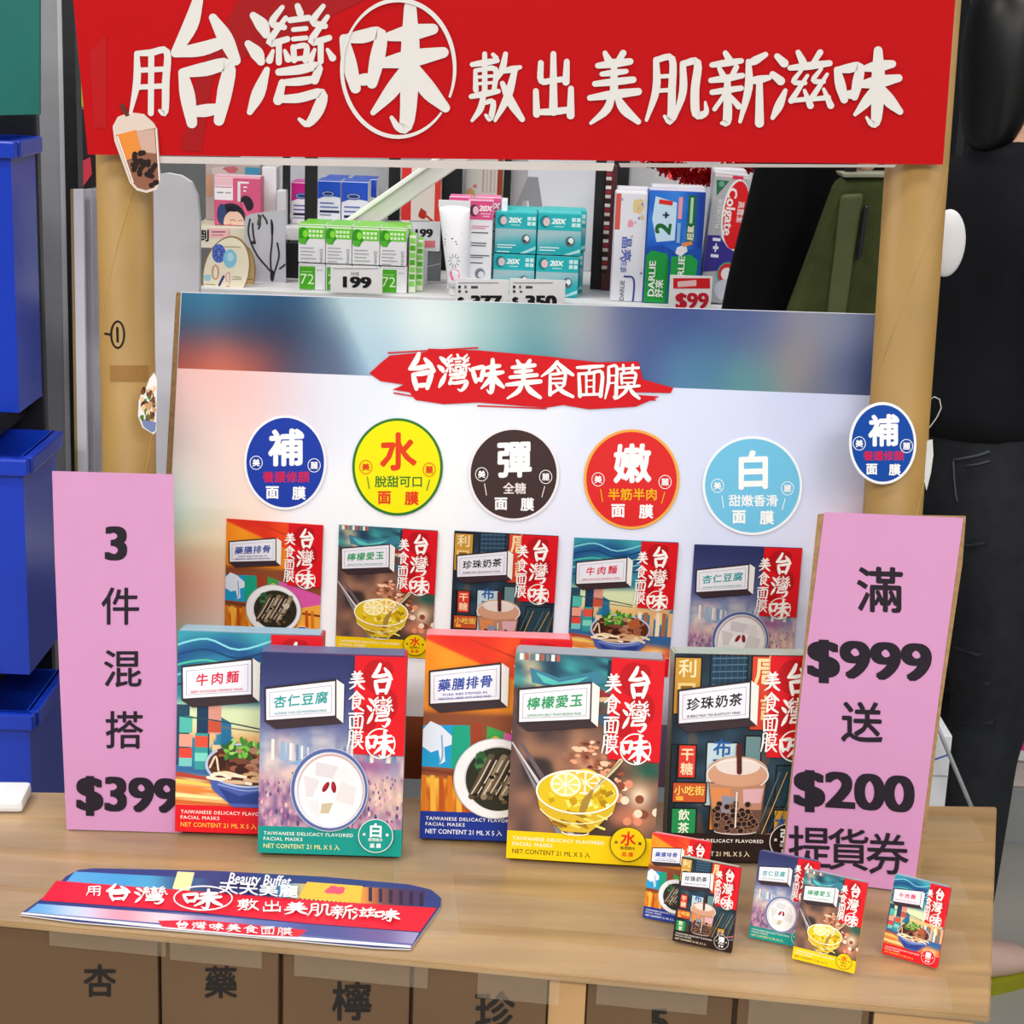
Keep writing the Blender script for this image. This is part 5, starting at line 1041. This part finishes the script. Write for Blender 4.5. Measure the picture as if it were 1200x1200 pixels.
# tinsel garland hanging above the toothpaste
tg = thing('tinsel_garland', 'shiny red tinsel garland under the banner edge, above the toothpaste', 'garland', T(0, DS + .09, ZS))
bm = bmesh.new(); rs = random.Random(3)
p0, p1 = at_y(778, 192, DS + .15), at_y(862, 196, DS + .15)
core = [p0.lerp(p1, q) - Vector((0, 0, .016 * math.sin(math.pi * q))) - Vector((0, DS + .09, ZS)) for q in np.linspace(-.2, 1.3, 24)]
tube_bm(bm, core, .002, 6)
for c in core:
    for k in range(34):
        d_ = Vector((rs.uniform(-1, 1), rs.uniform(-1, 1), rs.uniform(-1, 1))).normalized() * .016; s_ = d_.cross(Vector((rs.random(), rs.random(), rs.random()))).normalized() * .0016; o_ = c + Vector((rs.uniform(-.006, .006), 0, 0))
        v1, v2, v3, v4 = (bm.verts.new(o_ + s_), bm.verts.new(o_ - s_), bm.verts.new(o_ + d_ - s_), bm.verts.new(o_ + d_ + s_)); bm.faces.new((v1, v2, v3, v4))
bmobj('tinsel', bm, mat('tinsel_foil', 0xb01018, .25, metal=.6), tg)
tube('hanging_cord', [core[0], core[0] + Vector((0, .1, .1)), Vector((core[0].x, .2700, .5))], .001, BLACK, tg, None, 6)

# ------------------------------------------------------------------ left background
yl = 1.78
def upright(name, label, cat, pts, y, th, col, zfloor=True, group=None, rough=.5):
    M = T(at_y(pts[0][0], pts[0][1], y).x, y, 0); f = plane_map(M); t = thing(name, label, cat, M, group); P = pxpts(f, pts)
    return t, f, P
def wboard(label, pts, y, th, col, edge=None):
    t, f, P = upright('white_board', label, 'board', pts, y, th, col, group='white boards leaning behind the left post')
    slab('panel', P, 0, th, M_(col, .45), t)
    if edge: slab('card_edge', [(P[0][0] - .003, P[0][1]), (P[0][0], P[0][1]), (P[-1][0], P[-1][1]), (P[-1][0] - .003, P[-1][1])], 0, th, M_(edge, .6), t)
F0 = lambda u: (u, 1500)
wboard('round-cornered white board right of the left tube', [(176, 206), (196, 203), (212, 206), (224, 214), (231, 230), (234, 262), (226, 1500), (150, 1500)], yl + .0, .01, 0xd0d0d8)
wboard('outermost white board left of the left tube, with brown edge', [(86, 222), (97, 222), (116, 1500), (106, 1500)], yl + .02, .006, 0xdcdce4, 0x9a8450)
wboard('second white board from the left beside the left tube', [(98, 222), (106, 222), (124, 1500), (117, 1500)], yl + .05, .006, 0xc8c8d4)
wboard('third white board, touching the left tube', [(107, 222), (130, 222), (146, 1500), (125, 1500)], yl + .08, .006, 0xd6d6de)
t, f, P = upright('end_panel', 'tall grey gondola end panel with black edge strip at far left', 'panel', [(38, -60), (72, -60), (98, 1500), (30, 1500)], 2.0, .03, 0)
slab('panel', P, 0, .02, M_(0x92949a, .45), t)
slab('edge_strip', pxpts(f, [(72, -60), (86, -60), (124, 1500), (104, 1500)]), -.004, .02, M_(0x1c1d20, .4), t)
slab('light_strip', pxpts(f, [(66, -60), (72, -60), (104, 1500), (96, 1500)]), -.002, .02, M_(0xb8babc, .35), t)
# hanging packs between strip and banner
t, f, P = upright('hanging_pack', 'yellow-green pack hanging left of the banner', 'pack', [(80, 78), (96, 78), (104, 98), (104, 128), (92, 122), (82, 104)], 2.25, .02, 0, group='packs hanging beside the banner')
slab('pouch', P, 0, .02, M_(0xb8c81c, .35), t)
slab('hang_tab', pxpts(f, [(84, -300), (98, -300), (98, 80), (84, 80)]), .004, .008, M_(0x44302c, .5), t)
t, f, P = upright('hanging_pack', 'black and red pack below the yellow-green one', 'pack', [(88, 128), (112, 128), (116, 218), (90, 224)], 2.22, .02, 0, group='packs hanging beside the banner')
slab('pouch', P, 0, .02, M_(0x241c1e, .35), t)
slab('red_print', pxpts(f, [(94, 190), (106, 184), (108, 204), (98, 218)]), -.001, 0, M_(0xc83848, .35), t)
slab('hang_tab', pxpts(f, [(97, -300), (105, -300), (105, 130), (97, 130)]), .004, .008, M_(0x3a3234, .5), t)
# teal sign and blue bins on a black rack
rk = thing('bin_rack', 'black metal rack carrying the blue bins at the left edge', 'rack', T(-.62, 2.0, 0))
RK = T(.62, -2.0, 0)
def wbox(name, u0, v0, u1, v1, y, dep, mt, parent, PM): 
    a_, b_ = at_y(u0, v1, y), at_y(u1, v0, y); return box(name, a_.x, b_.x, y, y + dep, a_.z, b_.z, mt, parent, PM, .002)
zr1, zr2 = at_y(0, 482, 1.72).z, at_y(0, 786, 1.64).z
box('rack_shelf', -.70, at_y(33, 490, 1.80).x, 1.68, 1.80, zr1 - .02, zr1, BLACK, rk, RK); box('rack_shelf', -.70, at_y(46, 790, 1.80).x, 1.60, 1.80, zr2 - .02, zr2, BLACK, rk, RK)
xr = at_y(44, 500, 1.97).x
wbox('rack_post', 34, 130, 42, 1900, 1.801, .015, M_(0x2a2c32, .4), rk, RK); box('rack_post', -.70, -.685, 1.801, 1.816, 0, 1.6, M_(0x2a2c32, .4), rk, RK)
BLUE = mat('blue_plastic', 0x1238b8, .25, noise=.06, scale=4); BLUED = mat('dark_blue_plastic', 0x0c2274, .3, noise=.05)
def bin_(label, u0, v0, u1, zb, y, dep):
    b_ = at_y(u1, v0, y); a_ = Vector((-.70, y, zb + .001)); wd, hh = b_.x - a_.x, min(b_.z, zr1 - .024 if zb < zr1 - .01 else 9) - a_.z if zb != .60 else min(b_.z, zr2 - .024) - a_.z; t = thing('plastic_bin', label, 'bin', T(a_.x, y, a_.z), 'blue plastic bins at the left'); th = .004
    bm = bmesh.new()
    bm_box(bm, 0, wd, 0, dep, 0, th); bm_box(bm, 0, th, 0, dep, th, hh); bm_box(bm, wd - th, wd, 0, dep, th, hh); bm_box(bm, th, wd - th, dep - th, dep, th, hh); bm_box(bm, th, wd - th, 0, th, th, hh)
    bmobj('bin_shell', bm, BLUE, t)
    bm = bmesh.new()
    for q in ((-.006, wd + .006, -.008, .004), (wd - .004, wd + .008, .004, dep), (-.006, .004, .004, dep)): bm_box(bm, q[0], q[1], q[2], q[3], hh - .016, hh, .002)
    bmobj('rim', bm, BLUE, t)
    box('label_recess', wd * .08, wd * .82, -.0012, 0, hh * .12, hh * .82, BLUED, t, None, .001)
bin_('tall blue plastic bin upper left, in front of the grey panel', -150, 165, 12, zr1, 1.712, .085)
bin_('blue plastic bin at middle left below the black shelf', -150, 522, 26, zr2, 1.63, .12)
bin_('lowest blue plastic bin beside the counter corner', -150, 835, 34, .60, 1.60, .12)
t, f, P = upright('shelf_sign', 'plain teal sign board in the upper left corner', 'sign', [(-120, -60), (46, -60), (46, 134), (-120, 138)], 1.69, .006, 0)
slab('board', P, 0, .006, M_(0x0a665e, .4), t); bin_top = at_y(0, 165, 1.72).z
slab('stem', pxpts(f, [(-60, 130), (-50, 130), (-50, 480), (-60, 480)]), .007, .012, BLACK, t)
t, f, P = upright('paper_pack', 'white paper packet on the left rear corner of the counter', 'pack', [(-60, 930), (46, 926), (44, 962), (-60, 985)], 1.43, .02, 0)
M0 = at_z(0, 962, TZ)
bpy.data.objects.remove(t)
t = thing('paper_pack', 'white paper packet on the left rear corner of the counter', 'pack', T(-.468, 1.40, TZ + .001) @ Matrix.Rotation(R(4), 4, 'Z'))
box('pack_body', 0, .062, 0, .04, 0, .012, M_(0xdfe0e4, .4), t, None, .004)
box('wrap_band', .02, .032, -.0005, .0405, -.0002, .0124, M_(0xb8bcc8, .3), t, None, .003)

# ------------------------------------------------------------------ right background shelf
yr2 = 3.35
sr = thing('display_shelf', 'white product shelf with price tags at the far right, behind the person in jeans', 'shelf', T(1.1, yr2, 0)); RM = T(-1.1, -yr2, 0)
ZR = [at_y(1180, 596, yr2).z, at_y(1180, 765, yr2).z, at_y(1180, 880, yr2).z]
for z in ZR: box('shelf_board', .80, 1.55, yr2, yr2 + .3, z - .02, z, WHITE, sr, RM)
box('back_panel', .58, 1.6, yr2 + .302, yr2 + .32, 0, 2.6, M_(0x14161c, .7), sr, RM); box('base_plinth', .80, 1.55, yr2 + .02, yr2 + .3, 0, .12, GREYP, sr, RM)
box('side_upright', .785, .80, yr2, yr2 + .3, 0, 2.0, M_(0x24262c, .5), sr, RM)
GRR = 'goods on the far right shelf'
def pk2(name, label, cat, u0, u1, vt, z, col, draw=None, y=None): return pack(name, label, cat, GRR, u0, u1, vt, y or yr2 + .03, z, .06, col, draw)
pk2('snack_box', 'pink and white carton on the top right shelf', 'box', 1166, 1180, 498, ZR[0], 0xf0b8d0, lambda a, h: (a.rect(.0, .0, 1, .5, 0xe080b0), a.rect(.1, .8, .9, 1.0, 0xd02038)))
pk2('snack_box', 'yellow carton on the top right shelf', 'box', 1181, 1204, 492, ZR[0], 0xe8c820, lambda a, h: (a.rect(0, .9, 1, 1.1, 0xd02c2c),))
tagcard('price_tag', 'red topped price tag starting $7 at the right edge', 1166, 536, 1230, 596, yr2 - .004, lambda a: (a.rect(1168, 538, 1230, 549, 0xd02438), a.text('$79', 1196, 567, 30, 0xd02c40, .04)), zb=ZR[0] - .02)
t = thing('detergent_bottle', 'white and orange bottle on the middle right shelf', 'bottle', T(wx(1182, 660, yr2 + .06), yr2 + .06, ZR[1] + .0005), GRR)
hb_ = at_y(1182, 612, yr2 + .06).z - ZR[1]; rb = .034
bm = bmesh.new(); n = 24; prof = [(0, 0), (rb, 0), (rb * 1.02, hb_ * .1), (rb, hb_ * .55), (rb * .8, hb_ * .75), (rb * .4, hb_ * .85), (rb * .38, hb_ * .9)]
rg = [[bm.verts.new((q * math.cos(2 * math.pi * k / n), q * math.sin(2 * math.pi * k / n), z)) for k in range(n)] for q, z in prof[1:]]
for i in range(len(rg) - 1):
    for k in range(n): bm.faces.new((rg[i][k], rg[i][(k + 1) % n], rg[i + 1][(k + 1) % n], rg[i + 1][k]))
bm.faces.new(rg[0]); bm.faces.new(rg[-1]); bmobj('bottle_body', bm, M_(0xf0b020, .3), t, None, True)
bm = bmesh.new(); bmesh.ops.create_cone(bm, segments=20, radius1=rb * .5, radius2=rb * .42, depth=hb_ * .12, cap_ends=True, matrix=T(0, 0, hb_ * .94)); bmobj('cap', bm, M_(0xf0f0f0, .3), t, None)
bm = bmesh.new(); bmesh.ops.create_cone(bm, segments=24, radius1=rb * 1.03, radius2=rb * 1.03, depth=hb_ * .3, cap_ends=False, matrix=T(0, 0, hb_ * .28)); bmobj('label_wrap', bm, M_(0xe87018, .4), t, None, True)
pk2('snack_box', 'dark red carton on the middle right shelf', 'box', 1196, 1230, 600, ZR[1], 0x981c24, y=yr2 + .1)
tagcard('price_tag', 'white price tag with a red strip on the middle right shelf', 1170, 708, 1230, 765, yr2 - .004, lambda a: (a.text('20', 1174, 726, 20, 0x4a4a50, .02), a.rect(1174, 744, 1190, 754, 0xd83040)), zb=ZR[1] - .02)
pk2('snack_box', 'navy carton on the lower right shelf', 'box', 1172, 1192, 785, ZR[2], 0x14207c)
pk2('snack_box', 'hot pink carton on the lower right shelf', 'box', 1186, 1230, 806, ZR[2], 0xe03c84, y=yr2 + .005)
pk2('snack_box', 'pale carton standing on the bottom right plinth', 'box', 1180, 1230, 890, .12, 0xd8c8c4)
t = pk2('water_carton', 'white and blue carton in the gap below the pink sign edge', 'box', 1086, 1112, 862, at_y(1098, 1010, 1.74).z, 0xe0e4ea, lambda a, h: (a.line([(.2, 1.2), (.9, .9)], .08, 0x3858b8), a.rect(0, 1.9, 1, 2.0, 0xb0b4bc)), y=1.74)
t['group'] = ''; del t['group']
hz = t.location.z - .0004
st_ = thing('side_stool', 'small white stool carrying a white carton, behind the counter at right', 'stool', T(t.location.x + .02, 1.77, 0))
box('seat', -.05, .015, -.04, .06, hz - .02, hz, M_(0xd8dade, .4), st_, None, .004)
for sx in (-.04, .005):
    for sy in (-.03, .05): box('leg', sx - .008, sx + .008, sy - .008, sy + .008, 0, hz - .02, M_(0xb8babe, .4), st_, None, .002)
q0 = Vector((t.location.x + .02, 1.77, 0)); rod0, rod1 = at_y(1098, 850, 1.71), at_y(1150, 973, 1.71); tube('slanted_rod', [rod0 - q0 - (rod1 - rod0) * .3, rod1 - q0], .0022, M_(0xa0a2a8, .3, spec=.6), st_, None, 8)  # separate thin slanted rod, only parented to the stool

# ------------------------------------------------------------------ people
def skin(name, chains, mt, parent, M=None, sub=2, root=0):
    """smooth body grown over joints: chains of (x, y, z, rx, ry); a chain may start from an earlier joint by name"""
    me = bpy.data.meshes.new(name); bm = bmesh.new(); sl = bm.verts.layers.skin.verify(); names = {}; first = True
    for ch in chains:
        prev = None
        for j in ch:
            if isinstance(j, str): prev = names[j]; continue
            if len(j) > 5 and j[5] in names: v = names[j[5]]
            else:
                v = bm.verts.new(j[:3]); v[sl].radius = (j[3], j[4])
                if first: v[sl].use_root = True; first = False
                if len(j) > 5: names[j[5]] = v
            if prev is not None: bm.edges.new((prev, v))
            prev = v
    bm.to_mesh(me); bm.free(); me.materials.append(mt)
    o = bpy.data.objects.new(name, me); link(o)
    s = o.modifiers.new('skin', 'SKIN'); s.use_smooth_shade = True; s.branch_smoothing = .5
    s = o.modifiers.new('sub', 'SUBSURF'); s.levels = s.render_levels = sub
    dg = bpy.context.evaluated_depsgraph_get(); me2 = bpy.data.meshes.new_from_object(o.evaluated_get(dg)); o.modifiers.clear(); o.data = me2
    me2.name = name; me2.polygons.foreach_set('use_smooth', [True] * len(me2.polygons))
    if not me2.materials: me2.materials.append(mt)
    o.parent = parent
    if M is not None: o.matrix_local = M
    return o
SKIN = mat('skin', 0xd8a88c, .5, noise=.03); HAIR = mat('black_hair', 0x0c0b0c, .4, noise=.1, scale=80)
def person(label, loc, rz, k, larm, rarm, jacket, jeans, shoe, sole, girth=1.0):
    """facing local +y; k scales a 1.66 m figure; arms are elbow and wrist points"""
    t = thing('person', label, 'person', T(*loc) @ Matrix.Rotation(rz, 4, 'Z') @ Matrix.Scale(k, 4))
    SH = {-1: (-.165, 0, 1.36), 1: (.165, 0, 1.36)}
    arms = {-1: larm, 1: rarm}
    body = [[(0, 0, .95, .105, .085, 'pel'), (0, 0, 1.08, .115, .085), (0, .0, 1.25, .135, .095, 'ch'), (0, 0, 1.38, .07, .06, 'nb'), (0, .005, 1.45, .045, .045), (0, .02, 1.53, .068, .082), (0, .015, 1.60, .066, .08), (0, .01, 1.645, .035, .045)]]
    for s in (-1, 1):
        body.append(['pel', (s * .085, 0, .87, .07, .07), (s * .09, .01, .47, .052, .055), (s * .09, -.01, .27, .05, .052), (s * .09, 0, .09, .033, .036), (s * .09, .05, .04, .034, .028), (s * .09, .14, .025, .03, .018)])
        e, w_ = arms[s]; wv = Vector(w_); dirn = (wv - Vector(e)).normalized(); h0 = wv + dirn * .07
        body.append(['ch', (*SH[s],  .05, .05), (*e, .038, .038), (*w_, .025, .024), (*h0, .033, .016)])
    skin('body', body, SKIN, t)
    for s in (-1, 1):                                     # fingers, each its own bent chain rooted in the palm
        e, w_ = arms[s]; wv = Vector(w_); dn = (wv - Vector(e)).normalized(); sd = dn.cross(Vector((0, 1, 0))).normalized() if abs(dn.y) < .9 else Vector((1, 0, 0)); fw = sd.cross(dn).normalized() * -1
        bmh = bmesh.new()
        for q, L in zip((-.024, -.008, .008, .024), (.062, .072, .068, .052)):
            r0 = wv + dn * .075 + fw * q; tube_bm(bmh, [r0, r0 + dn * L * .45, r0 + dn * L * .78 + sd * .012 * -s, r0 + dn * L + sd * .028 * -s], [.0085, .008, .0075, .005], 8)
        r0 = wv + dn * .03 + fw * .024; tube_bm(bmh, [r0, r0 + dn * .022 + fw * .022, r0 + dn * .05 + fw * .028], [.011, .0095, .006], 8)
        bmobj('hand_fingers', bmh, SKIN, t, None, True)
    tops = [[(0, -.005, .935, .148, .128, 'hem'), (0, -.005, 1.02, .145, .12), (0, 0, 1.12, .145, .115), (0, 0, 1.28, .155, .115, 'ch'), (0, 0, 1.39, .085, .075), (0, 0, 1.44, .06, .06)]]
    for s in (-1, 1):
        e, w_ = arms[s]; tops.append(['ch', (*SH[s], .068, .066), (*e, .055, .055), (*(Vector(e).lerp(Vector(w_), .95)), .042, .042)])
    g_ = lambda j: j if isinstance(j, str) else (j[0], j[1], j[2], j[3] * girth, j[4] * girth) + tuple(j[5:])
    skin('jacket', [[g_(j) for j in c] for c in tops], jacket, t)
    tr = [[(0, 0, 1.12, .12, .095), (0, 0, 1.0, .138, .115), (0, 0, .93, .15, .126, 'pel')]]
    for s in (-1, 1): tr.append(['pel', (s * .082, -.01, .84, .098, .105), (s * .09, .0, .66, .082, .085), (s * .09, .012, .48, .066, .070), (s * .09, .0, .46, .066, .068), (s * .09, -.005, .28, .062, .066), (s * .09, 0, .115, .05, .055)])
    j = skin('trousers', tr, jeans, t)
    for s in (-1, 1):
        skin('shoe', [[(s * .09, -.045, .045, .036, .034), (s * .09, .03, .05, .04, .038), (s * .09, .10, .038, .044, .03), (s * .09, .16, .03, .036, .022)]], shoe, t)
        so = [(s * .09 + .047 * math.cos(q) * (1 + .1 * math.sin(q)), .055 + .135 * math.sin(q)) for q in np.linspace(0, 2 * math.pi, 28, endpoint=False)]
        prism('shoe_sole', so, 0.0, .022, sole, t)
    skin('hair', [[(0, .0, 1.665, .05, .06), (0, -.012, 1.62, .082, .088), (0, -.03, 1.54, .08, .07), (0, -.04, 1.46, .065, .045), (0, -.045, 1.40, .04, .03)]], HAIR, t)
    bmf = bmesh.new(); tube_bm(bmf, [(0, .096, 1.565), (0, .108, 1.54), (0, .112, 1.528)], [.006, .010, .009], 10); bmobj('nose', bmf, SKIN, t, None, True)
    for s in (-1, 1):
        bmf = bmesh.new(); bmesh.ops.create_uvsphere(bmf, u_segments=12, v_segments=8, radius=1, matrix=T(s * .03, .088, 1.56) @ Matrix.Diagonal((.012, .006, .006, 1))); bmobj('eye', bmf, M_(0x18120f, .2), t, None, True)
        bmf = bmesh.new(); bmesh.ops.create_uvsphere(bmf, u_segments=12, v_segments=8, radius=1, matrix=T(s * .07, .015, 1.545) @ Matrix.Diagonal((.008, .018, .03, 1))); bmobj('ear', bmf, SKIN, t, None, True)
    bmf = bmesh.new(); bmesh.ops.create_uvsphere(bmf, u_segments=12, v_segments=8, radius=1, matrix=T(0, .092, 1.495) @ Matrix.Diagonal((.022, .006, .006, 1))); bmobj('mouth', bmf, M_(0xb06058, .4), t, None, True)
    return t, j
JACKET = mat('black_cloth', 0x121318, .8, noise=.25, scale=14, spec=.2, bump=.4); DENIM = mat('black_denim', 0x24262b, .75, noise=.25, scale=40, spec=.25, bump=.3)
pr, jn = person('person in black jacket and black jeans standing with back turned at right edge', (.755, 2.86, 0), R(-66), 1.0, ((-.22, .02, 1.12), (-.14, .24, 1.16)), ((.22, .02, 1.12), (.14, .24, 1.16)), JACKET, DENIM, M_(0xd8b8ac, .5), M_(0x9a9c1c, .5))
bpy.context.view_layer.update()
# back pocket and seams stitched on the jeans
bv = BVHTree.FromPolygons([jn.matrix_world @ v.co for v in jn.data.vertices], [tuple(p.vertices) for p in jn.data.polygons])
def on_jeans(u, v, off=.002):
    d = Vector(ray(u, v)).normalized(); h_ = bv.ray_cast(Vector(CAM), d)
    return (h_[0] + h_[1] * off * (1 if h_[1].dot(d) < 0 else -1)) if h_[0] else at_y(u, v, 2.8)
inv = pr.matrix_world.inverted()
def stitched(name, pts, w_, mt):
    P = [on_jeans(u, v) for u, v in pts]; tube(name, [inv @ p for p in P], w_, mt, pr, None, 6)
SEAM = M_(0x50525a, .7)
stitched('pocket_seam', [(1118, 539), (1130, 537), (1145, 534), (1160, 529)], .0022, SEAM); stitched('pocket_seam', [(1132, 546), (1146, 544), (1160, 540)], .0016, SEAM)
stitched('pocket_seam', [(1118, 540), (1119, 560), (1121, 580), (1123, 588)], .0014, SEAM); stitched('waist_seam', [(1102, 509), (1115, 505), (1130, 502), (1150, 501)], .0022, SEAM)
for P_ in ([(1116, 632), (1135, 640), (1155, 636)], [(1102, 745), (1122, 760), (1150, 768)], [(1100, 810), (1125, 806), (1160, 800)], [(1098, 850), (1125, 848), (1165, 846)]): stitched('cloth_fold', P_, .004, DENIM)
ph = thing('person', '', 'person') if False else None
OLIVE = mat('olive_cloth', 0x3c4424, .85, noise=.22, scale=30, spec=.15, bump=.3)
p2, j2 = person('person in dark coat behind the poster board, head hidden by the red banner', (.385, 2.10, 0), R(98), .94, ((-.185, .0, 1.10), (-.18, .03, .86)), ((.185, .0, 1.10), (.18, .03, .86)), JACKET, DENIM, M_(0x202226, .5), M_(0x101012, .5), .84)
# olive cloth bag with a dark zip, worn at the person's side
ym = 1.775
bgm = T(wx(990, 300, ym), ym, 0); f = plane_map(bgm)
t = thing('cloth_bag', 'olive green cloth bag with dark zip, beside the right tube', 'bag', T(wx(990, 300, ym), ym, at_y(990, 520, ym).z))
bgz = at_y(990, 520, ym).z
f = plane_map(t.matrix_world if False else T(wx(990, 300, ym), ym, bgz))
def soft(name, pts, y0, y1, mt, parent, bev):
    o = slab(name, pxpts(f, pts), y0, y1, mt, parent); md = o.modifiers.new('bevel', 'BEVEL'); md.width = bev; md.segments = 3; md.limit_method = 'ANGLE'; return o
soft('bag_body', [(985, 208), (1060, 206), (1080, 520), (890, 520), (925, 370), (955, 290)], 0, .04, OLIVE, t, .012)
soft('front_pleat', [(985, 228), (1012, 226), (1000, 300), (990, 372), (985, 470), (958, 470), (968, 372), (978, 290)], -.006, .004, mat('olive_pleat', 0x4e5834, .8, noise=.2, scale=30), t, .004)
soft('zip', [(1011, 240), (1016, 241), (1008, 300), (1002, 304), (1004, 290)], -.010, -.005, M_(0x10131f, .4), t, .001)
soft('top_rim', [(986, 203), (1060, 203), (1060, 208), (988, 208)], -.002, .035, M_(0x8a8a78, .5), t, .001)
zt_ = at_y(1020, 208, ym).z - bgz; ps = [Vector(p) for p in ((.0, .02, zt_ - .01), (.01, .03, zt_ + .06), (.04, .035, zt_ + .08), (.06, .03, zt_ + .05), (.065, .02, zt_ - .01))]
tube('shoulder_strap', ps, .006, M_(0x1a1c14, .7), t, None, 8)
# black coat sleeve draped between the bag and the toothpaste belongs to the same person
a1, a2 = at_y(935, 160, 1.90), at_y(898, 420, 1.90)
inv2 = p2.matrix_world.inverted(); bpy.context.view_layer.update(); inv2 = p2.matrix_world.inverted()
skin('coat_sleeve', [[(*(inv2 @ at_y(965, 90, 1.93)), .065, .06), (*(inv2 @ at_y(938, 200, 1.92)), .056, .05), (*(inv2 @ at_y(912, 290, 1.90)), .055, .048), (*(inv2 @ at_y(890, 380, 1.88)), .054, .048), (*(inv2 @ at_y(880, 470, 1.86)), .05, .046)]], mat('coat_black', 0x08080a, .9, noise=.15, spec=.1), p2)
# white disc behind the right tube
yd2 = YB + .06
t = thing('white_disc', 'white rounded disc peeking out behind the right cardboard tube', 'disc', at_y(1112, 285, yd2) and Matrix.Translation(at_y(1110, 285, yd2)))
bm = bmesh.new(); bmesh.ops.create_uvsphere(bm, u_segments=28, v_segments=16, radius=1, matrix=Matrix.Diagonal((.0165, .008, .0305, 1))); bmobj('disc_body', bm, M_(0xdedde0, .4), t, None, True)
tube('disc_stem', [(-.004, 0, 0), (-.03, -.016, .002)], .003, M_(0xc8c8cc, .4), t, None, 8)
# clear thread curling from the sticker on the right tube
bpy.data.objects.remove(_to); bpy.data.curves.remove(_tc)
